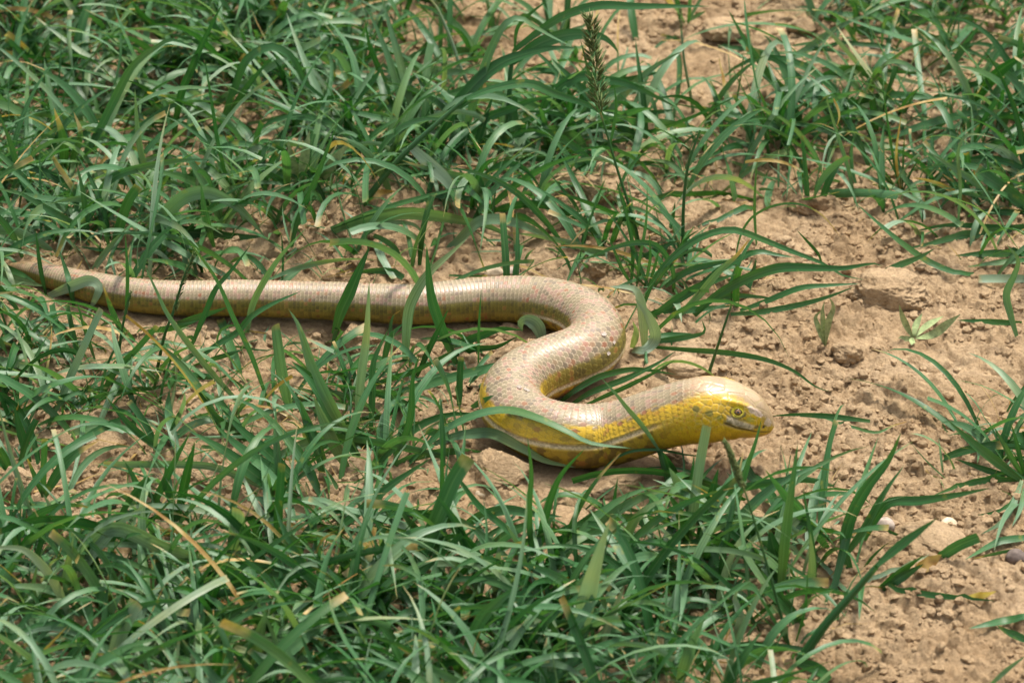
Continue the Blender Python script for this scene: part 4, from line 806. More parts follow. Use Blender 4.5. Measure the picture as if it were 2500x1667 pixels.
# --- beyond the tail
PL('wheat_plant', 'wheat plant', 'high double arch of thin blades in turf beyond the tail', 'D', (560, 960), [(48, '', [(480, 1080), (620, 860), (740, 620), (850, 420), (1000, 300), (1100, 255), (1250, 310)], 0.0), (44, '', [(570, 470), (700, 370), (850, 300), (1050, 258)], 0.0), (36, 'P', [(1040, 530), (1200, 390), (1330, 300), (1500, 255), (1620, 270), (1700, 310)], 0.0)])
PL('wheat_plant', 'wheat plant', 'tall hooped blade drooping down again in turf beyond the tail', 'D', (1400, 850), [(48, '', [(1390, 860), (1500, 560), (1570, 390), (1700, 305), (1800, 320), (1880, 390), (1950, 530), (2100, 650), (2200, 710)], 0.0), (40, 'm', [(1400, 860), (1530, 620), (1650, 460), (1750, 360)]), (22, 'm', [(1490, 1290), (1400, 960), (1350, 650), (1300, 340)]), (44, 'm', [(1105, 900), (1150, 620), (1230, 420), (1300, 260), (1420, 20)]), (58, 'd', [(1060, 320), (1040, 240), (930, 120), (825, -10)]), (30, 'd', [(1840, 640), (1800, 470), (1740, 370)])])
PL('wheat_plant', 'wheat plant', 'broad ribbed leaf humped just behind the tail', 'D', (850, 1580), [(80, 'p', [(840, 1590), (1000, 1420), (1150, 1270), (1280, 1225), (1400, 1250), (1540, 1340), (1690, 1510)], 0.0), (58, 'mc', [(725, 1575), (770, 1420), (820, 1280), (885, 1188)]), (40, '', [(1365, 1575), (1310, 1370), (1280, 1170)]), (70, 'd', [(1000, 1490), (1200, 1480), (1450, 1510), (1680, 1510)], 0.0)])
PL('wheat_plant', 'wheat plant', 'slim pointed blades standing well apart beyond the tail', 'D', (1030, 1250), [(36, 'p', [(1035, 1250), (930, 1080), (880, 870), (860, 565)]), (36, '', [(562, 1575), (530, 1250), (490, 1050)]), (34, 'm', [(1860, 1575), (1900, 1400), (2000, 1180), (2100, 920), (2152, 795)]), (40, '', [(225, 1380), (140, 1150), (60, 900), (-5, 730)])])
PL('wheat_plant', 'wheat plant', 'two short leaves with dried amber tips beyond the tail', 'D', (420, 1140), [(52, 'y', [(405, 1130), (405, 900), (345, 690)]), (44, 'y', [(440, 1200), (470, 1010), (512, 850), (470, 715)])])
PL('wheat_plant', 'wheat plant', 'blade swept nearly level with a pointed end beyond the tail', 'D', (580, 1380), [(46, '', [(575, 1390), (640, 1220), (740, 1120), (900, 1070), (1100, 1030), (1345, 1018)], 0.0), (70, 'p', [(540, 1170), (700, 1090), (850, 1060), (1030, 990)], 0.0), (70, 'd', [(700, 1140), (900, 1150), (1050, 1130), (1190, 1125)], 0.0), (52, 'm', [(1280, 1220), (1450, 1130), (1600, 1090), (1780, 1058)], 0.0), (36, '', [(1190, 1140), (1350, 990), (1480, 920), (1620, 930), (1800, 980), (1940, 1070)], 0.0), (50, 'p', [(-20, 465), (250, 490), (555, 525)], 0.0)])
plant('broadleaf_weed', 'weed', 'weed with four pale lance-shaped leaves in turf beyond the tail', 'D', (1930, 1240), [(60, 'lh', [(1930, 1250), (1935, 1050), (1975, 835)]), (52, 'lh', [(1915, 1230), (1865, 1040), (1840, 900)]), (46, 'lh', [(1940, 1250), (1930, 1170), (1932, 1085)]), (62, 'lh', [(2000, 1235), (2090, 1080), (2230, 905)])])
# --- beyond the bare soil
PL('wheat_plant', 'wheat plant', 'two thick dark leaves arching out from turf behind bare soil', 'F', (1890, 700), [(78, 'd', [(1875, 705), (1960, 560), (2080, 440), (2260, 325)]), (58, 'm', [(1940, 780), (2020, 640), (2130, 500), (2270, 425)]), (40, '', [(1680, 500), (1800, 360), (1880, 240), (1970, 130)]), (44, 'p', [(1970, 520), (2010, 390), (2080, 300), (2230, 275)])])
PL('wheat_plant', 'wheat plant', 'arched leaf with a broad bright middle behind bare soil', 'F', (740, 650), [(58, '', [(735, 655), (850, 560), (1000, 470), (1150, 445), (1280, 500), (1400, 600), (1545, 685)], 0.0), (28, 'P', [(905, 500), (1100, 430), (1300, 465), (1500, 520), (1700, 560), (1860, 545)], 0.0), (40, '', [(860, 690), (700, 580), (590, 470), (500, 340), (420, 220), (335, 65)], 0.0), (46, 'p', [(600, 375), (740, 370), (860, 300), (1000, 200), (1150, 120), (1235, 93)], 0.0), (30, '', [(270, 300), (400, 310), (600, 340), (900, 330)], 0.0)])
PL('grass_sprig', 'grass', 'tall stalk hooked over at the top with a yellow tip', 'F', (1145, 1295), [(22, 'p', [(1147, 1300), (1100, 1080), (1050, 920), (1000, 760), (965, 640), (978, 600), (1012, 645)], 0.0), (14, 'ba', [(1005, 630), (1035, 700), (1042, 750), (1028, 805)], 0.0)])
PL('grass_tuft', 'grass', 'wiry tuft of needle blades with reddish stems behind bare soil', 'F', (1430, 1215), [(15, 'm', [(1425, 1220), (1380, 960), (1340, 700), (1310, 475)]), (15, 'b', [(1435, 1220), (1405, 1000), (1440, 720)]), (14, '', [(1425, 1220), (1300, 1050), (1200, 890)]), (14, 'm', [(1425, 1225), (1320, 1120), (1190, 990)]), (14, '', [(1445, 1215), (1450, 1000), (1462, 830)]), (14, 'y', [(1440, 1215), (1380, 1060), (1290, 930)]), (14, '', [(1450, 1215), (1500, 1100), (1560, 1000)]), (13, 'm', [(1410, 1215), (1350, 1150), (1260, 1100)]), (13, '', [(1440, 1215), (1430, 1080), (1400, 900)])])
PL('wheat_plant', 'wheat plant', 'coarse tuft with a broad cut leaf where bare soil ends', 'F', (2050, 1350), [(40, 'p', [(2085, 1380), (1940, 1190), (1800, 1090), (1610, 968)], 0.0), (80, 'c', [(2300, 1370), (2221, 1300), (2100, 1210), (1915, 1088)], 0.0), (26, 'y', [(1960, 1310), (1870, 1230), (1700, 1110)], 0.0), (26, 'y', [(1980, 1310), (1920, 1180), (1900, 1080)]), (26, '', [(2010, 1310), (2000, 1150), (1985, 1000)]), (24, 'y', [(2030, 1310), (2040, 1200), (1990, 1100)]), (22, 'm', [(1945, 1310), (1850, 1180), (1800, 1100)])])
PL('wheat_plant', 'wheat plant', 'blue-grey leaf curled at its end where bare soil ends', 'F', (2230, 1150), [(58, 'P', [(2260, 1200), (2221, 1130), (2130, 1000), (2030, 940), (1960, 930), (1965, 975)], 0.0), (20, 'p', [(1800, 1440), (1815, 1200), (1800, 980), (1850, 870), (1950, 860), (2100, 900)], 0.0), (34, 'c', [(2215, 720), (2185, 450), (2200, 215)])])
r_, l_ = PL('seeding_grass', 'grass', 'thin stalk with a soft pale seed spike on soil beyond the clump', 'F', (110, 700), [(22, 'ps', [(112, 720), (85, 560), (55, 400), (35, 200)], 0.0), (24, '', [(640, 900), (580, 700), (515, 540)]), (28, 'c', [(510, 850), (430, 700), (370, 605)])])
spike(r_, l_, 'F', [(38, 230), (32, 150), (28, 60)], 38, 90, 4, l_[1])
# --- lower turf
PL('wheat_plant', 'wheat plant', 'pale blue-green blade bowed broadly over the lower turf', 'H', (560, 940), [(70, 'P', [(570, 950), (490, 830), (520, 740), (590, 690), (690, 680), (800, 720), (920, 780), (1100, 840), (1250, 910), (1450, 1020)], -0.01), (60, 'd', [(560, 940), (520, 850), (520, 760)])])
PL('wheat_plant', 'wheat plant', 'four stiff blades crossing in a V below the flat cut blade', 'H', (1000, 620), [(34, '', [(825, 640), (930, 440), (1010, 280), (1095, 125)]), (42, 'd', [(1025, 610), (1060, 430), (1118, 185)]), (34, 'm', [(1010, 600), (960, 450), (950, 305)]), (34, '', [(825, 610), (780, 420), (715, 295)]), (40, 'm', [(820, 640), (950, 620), (1080, 640), (1160, 700), (1210, 750)])])
PL('wheat_plant', 'wheat plant', 'leafy fan with one flat blade cut square at its end', 'H', (1640, 490), [(60, 'd', [(1720, 510), (1500, 400), (1290, 240), (1075, 115)], 0.0), (60, 'm', [(1740, 470), (1500, 310), (1330, 180), (1235, 85)], 0.0), (52, '', [(1710, 420), (1560, 270), (1400, 130), (1280, 10)]), (38, 'pc', [(1570, 470), (1400, 390), (1220, 325), (1060, 312), (850, 310), (595, 312)], 0.0), (52, '', [(1830, 470), (1760, 330), (1640, 160), (1500, 20)]), (56, 'p', [(1990, 330), (1900, 160), (1830, 0), (1800, -80)]), (52, '', [(1860, 300), (1780, 120), (1720, -60)])])
PL('wheat_plant', 'wheat plant', 'flat narrow blade along the soil over the lower turf', 'H', (1090, 550), [(28, '', [(1095, 552), (800, 548), (495, 552)], 0.0), (24, '', [(740, 720), (700, 620), (740, 500)])])
PL('wheat_plant', 'wheat plant', 'two square-cut upright blades in the lower turf', 'H', (1350, 820), [(74, 'pc', [(1335, 840), (1370, 670), (1375, 568)]), (42, 'c', [(1595, 850), (1600, 600), (1622, 308)])])
PL('wheat_plant', 'wheat plant', 'long blade with brown wilted tip beside the tall clod', 'H', (260, 490), [(46, 'y', [(250, 500), (350, 340), (440, 250), (565, 178)]), (30, 'c', [(245, 500), (250, 320), (256, 165)]), (24, 'y', [(250, 500), (200, 380), (150, 265)]), (40, '', [(170, 300), (120, 130), (80, -30)]), (40, 'P', [(320, 830), (310, 690), (290, 560), (245, 480)])])
PL('wheat_plant', 'wheat plant', 'thin grey arch at the outer edge of the lower turf', 'H', (410, 1200), [(40, 'P', [(415, 1210), (310, 990), (230, 880), (130, 800), (0, 790), (-80, 800)], 0.0), (44, 'p', [(385, 1110), (395, 900), (425, 720)]), (22, 'p', [(235, 1150), (190, 1030), (215, 880)])])
PL('wheat_plant', 'wheat plant', 'olive leaf with yellow scorched tip in the lower turf', 'H', (1560, 970), [(70, 'py', [(1570, 975), (1440, 880), (1295, 828)], 0.0), (66, 'm', [(1510, 1080), (1350, 960), (1125, 815)], 0.0), (52, '', [(1830, 1230), (1700, 1100), (1560, 950)], 0.0), (70, 'd', [(1180, 1220), (1220, 1050), (1260, 960)])])
PL('wheat_plant', 'wheat plant', 'broad pale blunt leaves low in the lower turf', 'H', (700, 1450), [(76, 'Pc', [(640, 1510), (700, 1280), (790, 1100)]), (50, 'p', [(600, 1260), (640, 1150), (700, 1060)]), (50, 'c', [(745, 1110), (750, 1000), (745, 930)]), (66, 'P', [(560, 1420), (560, 1340), (580, 1280)]), (60, 'p', [(1420, 1500), (1480, 1320), (1530, 1150)]), (54, 'p', [(1260, 1530), (1280, 1350), (1320, 1210)])])
PL('grass_sprig', 'grass', 'thin brown dead stalk leaning in the lower turf', 'H', (120, 1495), [(15, 'b', [(110, 1500), (250, 1380), (390, 1238)])])
PL('wheat_plant', 'wheat plant', 'broadest square-cut blade leaning beside the shaded clod', 'I', (560, 860), [(80, 'c', [(550, 870), (640, 660), (730, 440), (800, 280), (888, 140)]), (46, '', [(-20, 660), (200, 490), (400, 320), (650, 150)])])
PL('wheat_plant', 'wheat plant', 'plant of long thin blades fanning up below the front coil', 'I', (1290, 840), [(30, '', [(1300, 850), (1270, 500), (1285, 250), (1260, 15)]), (40, 'm', [(1320, 810), (1370, 520), (1460, 270), (1625, 85)]), (26, 'y', [(1450, 790), (1570, 500), (1690, 300), (1852, 115)]), (36, '', [(1295, 790), (1150, 620), (960, 460), (830, 290), (715, 155)]), (56, 'd', [(1380, 850), (1440, 740), (1490, 620)]), (30, 'p', [(1270, 900), (1200, 700), (1120, 560)])])
PL('wheat_plant', 'wheat plant', 'dark-hearted plant with one needle blade on clod side', 'I', (880, 880), [(28, '', [(850, 720), (740, 450), (720, 200), (725, -10)]), (46, 'm', [(940, 900), (830, 600), (760, 480), (675, 375)]), (60, 'd', [(890, 890), (930, 760), (890, 690), (800, 565)]), (48, 'P', [(1060, 1030), (1070, 850), (1082, 690)]), (50, '', [(820, 620), (950, 520), (1130, 475), (1300, 500), (1485, 520)], -0.01), (50, 'p', [(800, 1090), (790, 940), (820, 800)])])
PL('wheat_plant', 'wheat plant', 'broad pale blade pair standing over fine dry stalks', 'I', (1600, 1420), [(86, 'P', [(1555, 1430), (1620, 1100), (1690, 830), (1775, 555)]), (54, 'P', [(1700, 1420), (1780, 1200), (1872, 955)]), (22, 'p', [(1690, 1420), (1600, 1200), (1430, 1075)]), (20, 'p', [(1500, 1400), (1430, 1200), (1350, 990)]), (18, 'y', [(1690, 1410), (1670, 1250), (1665, 1090)]), (18, '', [(1470, 1370), (1400, 1180), (1330, 1060)])])
PL('wheat_plant', 'wheat plant', 'twin blades curving up together in the lower turf', 'I', (850, 1440), [(58, '', [(850, 1450), (960, 1180), (1100, 1030), (1245, 948)]), (70, 'm', [(960, 1260), (1150, 1080), (1325, 935)]), (46, 'p', [(1040, 1480), (1090, 1330), (1110, 1240), (1150, 1180)])])
PL('wheat_plant', 'wheat plant', 'dark-edged blade hooped down in the lower turf', 'I', (0, 810), [(48, 'd', [(-30, 810), (100, 795), (250, 790), (480, 820), (640, 920), (720, 1020), (715, 1150)], -0.02), (54, 'd', [(150, 1010), (120, 850), (80, 635)]), (60, '', [(505, 830), (400, 650), (278, 528)]), (38, '', [(615, 665), (520, 560), (442, 472)]), (50, 'P', [(230, 1080), (220, 980), (160, 905)])])
PL('wheat_plant', 'wheat plant', 'long bent blades reaching to the soil below the chin', 'I', (1600, 660), [(46, 'p', [(1590, 665), (1800, 500), (2000, 390), (2220, 315)], 0.0), (48, 'p', [(1855, 830), (1900, 620), (2000, 480), (2170, 390)], 0.0), (38, '', [(2190, 620), (2080, 460), (1960, 295)]), (34, 'd', [(1215, 670), (1500, 660), (1750, 680), (1920, 700)], 0.0), (26, '', [(1810, 640), (1800, 470), (1830, 270)])])
PL('wheat_plant', 'wheat plant', 'dark heavy blade lying flat along the lower bare soil', 'I', (1600, 1470), [(58, 'm', [(1590, 1470), (1800, 1400), (2000, 1370), (2230, 1355)], 0.0), (60, 'd', [(1080, 1400), (1250, 1350), (1420, 1380), (1560, 1440)], -0.01), (50, 'p', [(1150, 1540), (1350, 1500), (1560, 1490)], -0.01)])
# seed spikes before the tail
def add_spike_to(label, reg, pts, wz, n, seed):
    o = next(o for o in bpy.data.objects if o.get('label') == label)
    spike(o, np.array(o.location), reg, pts, wz, n, seed, o.location.y)
add_spike_to('grass stalk with green seed spike leaning over the thinner tail', 'A', [(1175, 560), (1240, 350), (1312, 165)], 44, 110, 5)
r_, l_ = PL('seeding_grass', 'grass', 'grass stalk with narrow seed spike in front of the tail bend-down', 'A', (790, 965), [(20, 's', [(788, 970), (820, 700), (850, 560), (875, 430)], 0.0), (20, 'a', [(850, 540), (862, 330), (846, 20)], 0.0)])
spike(r_, l_, 'A', [(835, 610), (860, 520), (885, 420)], 50, 70, 6, l_[1])
r_['label'] = 'grass stalk with narrow seed spike and needle leaf before the tail'
# --- seedlings on bare soil
plant('seedling', 'seedling', 'downy seedling with three folded upright leaves on bare soil', 'G', (1315, 945), [(24, 'lh', [(1312, 950), (1280, 860), (1262, 800), (1300, 760)]), (28, 'lh', [(1316, 950), (1330, 830), (1358, 750), (1335, 695)]), (24, 'lh', [(1314, 950), (1305, 850), (1300, 770), (1310, 720)])])
plant('seedling', 'seedling', 'downy seedling spreading lobed leaves by the large flat clod', 'G', (1775, 915), [(28, 'lh', [(1775, 915), (1740, 850), (1715, 790), (1700, 735)]), (40, 'lh', [(1785, 912), (1880, 890), (1960, 830), (2020, 785)]), (30, 'lh', [(1775, 910), (1790, 840), (1820, 780)]), (30, 'lh', [(1780, 910), (1840, 850), (1930, 795)]), (32, 'lh', [(1780, 915), (1770, 925), (1765, 945)], -0.02), (24, 'lh', [(1775, 915), (1735, 910), (1695, 907)], -0.01)])

# ------------------------------------------------------------------ clods and pebbles
import bmesh
def ico(sub):
    bm = bmesh.new(); bmesh.ops.create_icosphere(bm, subdivisions=sub, radius=1.0); bm.verts.ensure_lookup_table()
    V = np.array([v.co[:] for v in bm.verts]); F = np.array([[v.index for v in f.verts] for f in bm.faces]); bm.free(); return V, F
ICO = {k: ico(k) for k in (1, 2, 3, 4, 5, 6)}
def n3(V, f, k):
    return (vnoise(V[:, 0] * f + 3.1, V[:, 1] * f + V[:, 2] * f * 0.73, k) + vnoise(V[:, 1] * f - 1.7, V[:, 2] * f + V[:, 0] * f * 0.61, k + 7) + vnoise(V[:, 2] * f + 5.2, V[:, 0] * f - V[:, 1] * f * 0.67, k + 13)) / 1.7
def w3(V, f, k):
    a = worley(V[:, 0] * f + V[:, 2] * f * .5, V[:, 1] * f, k)[0]; b = worley(V[:, 2] * f + 3, V[:, 0] * f * .8 + V[:, 1] * f * .4, k + 3)[0]
    return 1 - np.minimum(a, b) * 1.3
def clod(name, label, cat, px, py, wpx, hpx, seed, mat=M_CLOD, sub=4, rough=1.0, bury=0.35, group=None, depth=None):
    V, F = ICO[sub + 1 if sub > 3 else sub]; V = V.copy(); r = 1 + rough * (0.26 * n3(V, 1.3, seed) + 0.13 * n3(V, 3.1, seed + 20)) 
    if sub >= 4: r = r + rough * (0.10 * w3(V, 3.0, seed + 41) + 0.09 * w3(V, 7.0, seed + 51) + 0.06 * n3(V, 9.0, seed + 60) + 0.045 * n3(V, 19.0, seed + 80))
    elif sub == 3: r = r + rough * 0.08 * n3(V, 7, seed + 60)
    V = V * r[:, None]
    # knock off facets
    g = np.random.default_rng(seed)
    for _ in range(5):
        d = g.normal(size=3); d /= np.linalg.norm(d); lim = g.uniform(0.72, 0.95); e = V @ d - lim; V = V - np.clip(e, 0, None)[:, None] * d * 0.85
    sx = wpx * mpp * 0.5; sz = hpx * mpp * 0.5 / 0.93 ; sy = (depth if depth else 0.85) * sx
    a = g.uniform(0, 6.28) * 0 + g.normal(0, 0.25); ca, sa = math.cos(a), math.sin(a)
    V = V * [sx, sy, sz]; V = np.column_stack([V[:, 0] * ca - V[:, 1] * sa, V[:, 0] * sa + V[:, 1] * ca, V[:, 2]])
    p = on_ground(np.array([px]), np.array([py + hpx * 0.30]))[0]
    o = obj(name, mesh_np(name, V, F), mat, None, (p[0], p[1] + sy * 0.3, p[2] + sz * (0.62 - bury)))
    tag(o, label, cat, group); return o
CL = [('large rounded clod standing behind the bend at the grass edge', 1492, 452, 165, 105, 1, 5, 'G'), ('smaller clod leaning at the side of the large rounded clod', 1385, 452, 95, 60, 2, 4, 'G'),
      ('long flat clod with undercut edge out on bare soil', 2176, 716, 190, 85, 3, 5, 'G'), ('fist-like clod beside the folded-leaf seedling', 2062, 856, 78, 56, 4, 4, 'G'),
      ('clod among long blades reaching from the outer bend', 1798, 712, 66, 52, 5, 4, ''), ('low flat clod on bare soil between blades and seedling', 1860, 803, 58, 26, 6, 4, ''),
      ('rough clod behind bare soil near the hooked stalk', 1985, 492, 105, 62, 7, 4, ''), ('pitted clod just before the front coil of the lizard', 1216, 1148, 140, 84, 8, 5, ''),
      ('flat-topped clod shaded below the lizard front coil', 1500, 1176, 130, 52, 9, 4, ''), ('knobbly clod on soil before the fan of thin blades', 1395, 1272, 100, 52, 10, 4, ''),
      ('tall crumbly clod at the outer edge of the turf before the tail', 42, 1178, 92, 92, 11, 5, ''), ('squat clod below the tall crumbly clod', 6, 1262, 60, 60, 12, 4, ''),
      ('low clod in a gap of the turf near the tall crumbly one', 268, 1212, 70, 36, 13, 4, ''), ('round clod behind the flat cut blade', 428, 1180, 46, 40, 14, 4, ''),
      ('half-hidden clod below the leafy fan', 706, 1250, 86, 52, 15, 4, ''), ('light clod under the mid tail beside the broad dark blade', 882, 825, 112, 84, 16, 5, ''),
      ('small clod before the tail close to the light clod', 995, 838, 60, 34, 17, 4, ''), ('clod within the trunk bend', 1245, 812, 70, 34, 18, 4, ''),
      ('dark earthy clod over a hollow in lower bare soil', 2278, 1318, 140, 58, 19, 4, 'D'), ('crumbly clod behind the tail by the ribbed leaf', 905, 640, 90, 46, 20, 4, ''),
      ('clod on soil between tail and big clump', 1080, 622, 70, 36, 21, 4, ''), ('clod beside the fine-bladed tuft at the bend', 1455, 650, 62, 46, 22, 4, ''),
      ('clod on far bare soil below the flag leaf', 1770, 70, 120, 60, 23, 4, ''), ('dark clod on far bare soil beside turf', 1960, 62, 80, 44, 24, 4, ''),
      ('clod under hanging blades of the far soil patch', 950, 14, 90, 50, 25, 4, ''), ('flat clod above the lizard neck', 1680, 900, 110, 36, 26, 4, ''),
      ('clod beyond the lizard snout at a soil crack', 1945, 1035, 60, 36, 27, 4, ''), ('clod on soil right below the chin', 1720, 1160, 70, 40, 28, 4, ''),
      ('clod among blades below the chin', 1650, 1120, 56, 30, 29, 4, ''), ('clod in turf beyond the tail under the hooped blade', 560, 290, 110, 60, 30, 4, ''),
      ('clod in the gap below the hooped blade', 440, 310, 80, 40, 31, 4, '')]
for lab, px, py, wp, hp, sd, sub, fl in CL:
    clod('soil_clod', lab, 'clod', px, py, wp, hp, sd * 17, M_CLOD if fl != 'D' else M_CLOD, sub)
clod('pebble', 'pale smooth pebble touching the far side of the trunk', 'pebble', 1206, 662, 56, 30, 301, M_PALE, 3, 0.5)
clod('pebble', 'brown pebble next to the pale one behind the trunk', 'pebble', 1250, 662, 40, 22, 302, M_PEBBLE, 3, 0.5)
clod('pebble', 'cream pebble under the pitted clod', 'pebble', 1176, 1203, 44, 26, 303, M_PALE, 3, 0.45)
clod('pebble', 'grey angular pebble on bare soil behind the leaning plant', 'pebble', 2160, 1280, 50, 32, 304, M_PEBBLE, 3, 0.7)
clod('pebble', 'dark grey pebble on lower bare soil', 'pebble', 2482, 1358, 50, 34, 305, M_DARKP, 3, 0.6)
clod('pebble', 'orange-tan pebble beside the grey angular one', 'pebble', 2318, 1276, 40, 20, 306, M_PALE, 3, 0.5)

# crumbs nobody could count
def crumbs(n, seed):
    rng = np.random.default_rng(seed); V0, F0 = ICO[1]
    x = rng.uniform(-0.62, 0.62, n); y = rng.uniform(-0.72, 0.95, n)
    c = sstep(0.25, -0.35, fbm(x * 5, y * 5, 3, 11)); ok = (rng.random(n) < 0.18 + 0.82 * c) & (liz_dist(x, y) > 0.001)
    x, y = x[ok], y[ok]; n = len(x); r = 0.0009 + 0.0040 * rng.random(n) ** 3.0
    z = gz(x, y) + r * 0.25
    J = V0[None] * (1 + rng.normal(0, 0.17, (n, len(V0), 1))) * np.stack([rng.uniform(0.8, 1.3, n), rng.uniform(0.8, 1.3, n), rng.uniform(0.5, 0.95, n)], 1)[:, None]
    a = rng.uniform(0, 6.28, n); ca, sa = np.cos(a)[:, None], np.sin(a)[:, None]
    J = np.stack([J[..., 0] * ca - J[..., 1] * sa, J[..., 0] * sa + J[..., 1] * ca, J[..., 2]], -1) * r[:, None, None] + np.stack([x, y, z], 1)[:, None]
    F = (F0[None] + (np.arange(n) * len(V0))[:, None, None]).reshape(-1, 3)
    me = mesh_np('soil_crumbs', J.reshape(-1, 3), F)
    me.polygons.foreach_set('use_smooth', np.zeros(len(F), bool))
    o = obj('soil_crumbs', me, M_CLOD); o['kind'] = 'stuff'; o['label'] = 'loose crumbs of dry tan soil strewn over the ground'; o['category'] = 'soil'
crumbs(52000, 5)

# ------------------------------------------------------------------ turf: counted tufts, then the mass
def tuft_prototype(seed, kind):
    rng = np.random.default_rng(seed); out = []
    n = {'broad': rng.integers(4, 7), 'fine': rng.integers(9, 14), 'cut': rng.integers(4, 6)}[kind]; K = 10
    for b in range(n):
        L = {'broad': rng.uniform(0.07, 0.15), 'fine': rng.uniform(0.04, 0.09), 'cut': rng.uniform(0.035, 0.07)}[kind]
        W = {'broad': rng.uniform(0.0045, 0.0085), 'fine': rng.uniform(0.0012, 0.0024), 'cut': rng.uniform(0.004, 0.0085)}[kind] * 0.5
        e0 = math.radians(rng.uniform(35, 85)); e1 = math.radians({'broad': rng.uniform(-70, 25), 'fine': rng.uniform(0, 60), 'cut': rng.uniform(15, 65)}[kind])
        az = rng.uniform(0, 6.283); P = np.zeros((1, K, 3)); P[0, 0] = [rng.normal(0, 0.004), rng.normal(0, 0.004), -0.004]
        sd = rng.normal(0, 0.5)
        for k in range(1, K):
            t = (k - .5) / (K - 1); e = e0 + (e1 - e0) * t ** 1.4; a = az + sd * t
            P[0, k] = P[0, k - 1] + L / (K - 1) * np.array([math.cos(e) * math.cos(a), math.cos(e) * math.sin(a), math.sin(e)])
            P[0, k, 2] = max(P[0, k, 2], 0.004) if k > 1 else P[0, k, 2]
        Bv, Nv = frames(P, np.array([rng.normal(0, 0.6)]), np.array([rng.normal(0, 0.8)]))
        cut = np.array([kind == 'cut' and rng.random() < 0.8 or rng.random() < 0.12])
        Wk = W * width_profile(K, cut, 1, rng)
        V, A = blade_mesh_arrays(P, Bv, Nv, Wk, 0.28, np.array([np.clip(rng.beta(1.8, 2.0), 0, 1)]), np.array([rng.uniform(0.25, 0.55) if rng.random() < 0.10 else rng.uniform(0, 0.2)]))
        me = mesh_np('blade', V.reshape(-1, 3), ribbon_quads(1, K), A.reshape(-1, 4)); me.materials.append(M_GRASS); out.append((me, P[0]))
    return out
PROTO = {k: [tuft_prototype(1000 + 37 * i + 500 * j, k) for i in range(8)] for j, k in enumerate(('broad', 'fine', 'cut'))}
WORD = {'broad': 'tuft of a few broad arching blades', 'fine': 'low tuft of fine needle blades', 'cut': 'short tuft of blunt bitten blades'}
def zone(px, py, x, y):
    if py > 1080 and px > 1430: return 'in turf below the lizard chin'
    if py > 760 and px < 1430 : return 'in turf the tail turns its near flank to'
    if px > 1620: return 'in turf behind the bare soil'
    return 'in turf behind the tail and trunk'
ZW = {'in turf the tail turns its near flank to': 'in the turf before the tail and front coil'}
LANDMARKS = [(1492, 470, 'the large rounded clod'), (2176, 740, 'the long flat clod'), (1216, 1170, 'the pitted clod'), (42, 1200, 'the tall crumbly clod'), (882, 850, 'the light clod under the tail'),
             (890, 490, 'the leaning wheat stem'), (1240, 370, 'the tallest wheat plant'), (1560, 590, 'the feathery seed panicle'), (2020, 790, 'the folded-leaf seedling'), (1925, 1570, 'the foxtail stalk'),
             (1955, 1600, 'the thick leaning stem'), (2490, 1170, 'the spreading tuft'), (2090, 500, 'the hooked stalk'), (2200, 465, 'the wiry needle tuft'), (2440, 520, 'the broad cut leaf'), (740, 475, 'the lance-leaved weed'),
             (215, 440, 'the amber-tipped leaves'), (330, 600, 'the broad humped leaf'), (540, 325, 'the tall hooped blade'), (215, 410, 'the high double arch'), (385, 905, 'the green seed spike'), (285, 910, 'the needle-leaved seed spike'),
             (820, 860, 'the broad dark blade on the tail'), (875, 1115, 'the splayed fan by the slim blade'), (700, 1210, 'the leafy fan'), (240, 1395, 'the pale bowed blade'), (175, 1510, 'the thin grey arch'), (1020, 1390, 'the broadest square-cut blade'),
             (1300, 1385, 'the fan of thin blades'), (1420, 1610, 'the broad pale blade pair'), (1130, 1620, 'the twin curving blades'), (1915, 1465, 'the stiff upright plant'), (1570, 700, 'the outer bend'), (1660, 275, 'the pale seed spike'),
             (50, 655, 'the tail tip'), (300, 1640, 'the pale blunt leaves'), (2370, 265, 'the two thick dark leaves'), (1930, 250, 'the bright arched leaf'), (570, 1345, 'the two square-cut blades'), (660, 1410, 'the scorched olive leaf')]
LM_XY = np.array([on_ground(np.array([a]), np.array([b]))[0][:2] for a, b, _ in LANDMARKS])
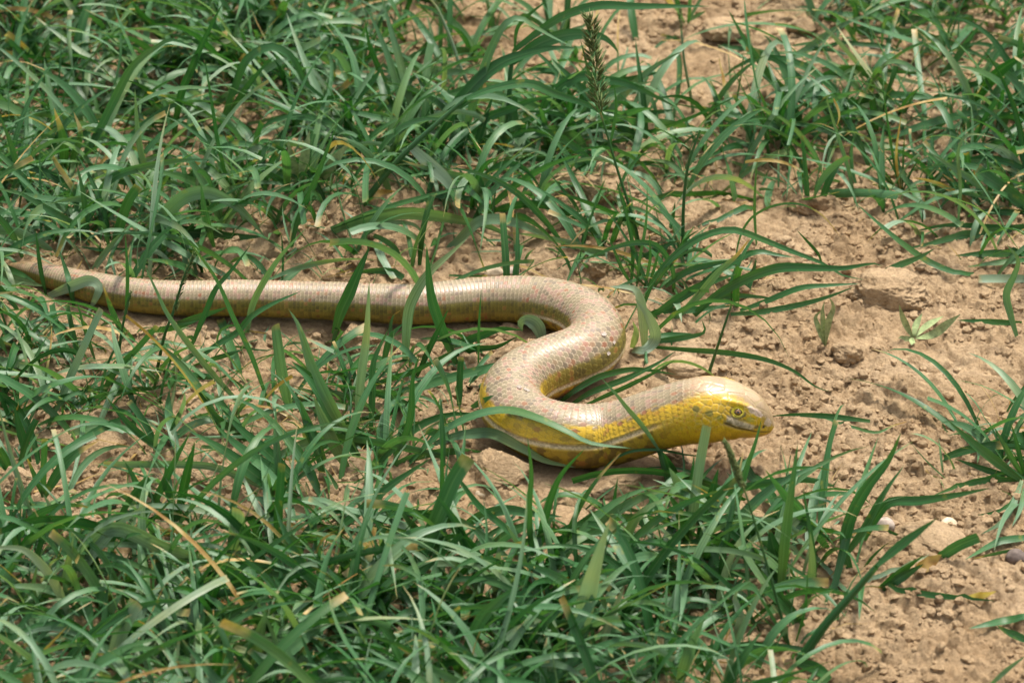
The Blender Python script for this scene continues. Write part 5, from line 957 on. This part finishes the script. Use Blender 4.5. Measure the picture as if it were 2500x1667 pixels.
def tufts(n, seed):
    rng = np.random.default_rng(seed); x, y = scatter(n * 3, rng, 0.9, (-0.56, 0.56, -0.68, 0.9)); made = 0
    kinds = rng.choice(['broad', 'fine', 'cut'], n * 3, p=[0.55, 0.2, 0.25])
    for i in range(n * 3):
        if made >= n: break
        pr = PROTO[kinds[i]][rng.integers(8)]; a = rng.uniform(0, 6.283); s_ = rng.uniform(0.8, 1.2); ca, sa = math.cos(a), math.sin(a); z = float(gz(x[i], y[i])[0])
        Rm = np.array([[ca, -sa, 0], [sa, ca, 0], [0, 0, 1]]) * s_
        PP = np.array([p @ Rm.T + [x[i], y[i], z] for me, p in pr])
        qx, qy, _ = project(np.array([[x[i], y[i], z]]))
        if not (-60 < qx[0] < 2560 and -10 < qy[0] < 1790): continue
        if hits_lizard(PP, rng, 0.0).any(): continue
        zn = zone(qx[0], qy[0], x[i], y[i]); zn = ZW.get(zn, zn)
        dl = np.hypot(LM_XY[:, 0] - x[i], LM_XY[:, 1] - y[i]); kk = int(np.argmin(dl))
        if dl[kk] < 0.13: zn = ('right beside ' if dl[kk] < 0.045 else ('close to ' if dl[kk] < 0.085 else 'near ')) + LANDMARKS[kk][2]
        t = thing('grass_tuft', WORD[kinds[i]] + ' ' + zn, 'grass', (x[i], y[i], z), WORD[kinds[i]].replace('tuft', 'tufts', 1) + ' ' + zn)
        t.rotation_euler = (0, 0, a); t.scale = (s_, s_, s_)
        for me, p in pr:
            c = bpy.data.objects.new('blade', me); col.objects.link(c); c.parent = t
        made += 1
tufts(220, 21)
grass_stuff('grass', 6800, 31, 10, (0.06, 0.16), (0.0032, 0.0088), (8, 75), (-65, 35), 'dense messy green grass covering the soil in patches', power=1.7, dryp=0.025)
grass_stuff('grass_undergrowth', 7500, 32, 6, (0.025, 0.06), (0.0012, 0.0035), (10, 80), (-40, 40), 'short fine grass at the foot of the longer blades', power=1.3, tint_r=(0.1, 0.95), dryp=0.10)
grass_stuff('straw_litter', 2200, 33, 6, (0.02, 0.06), (0.0008, 0.0025), (-5, 14), (-25, 10), 'dry straw bits littering the soil between the grass', power=0.8, dryp=1.0)
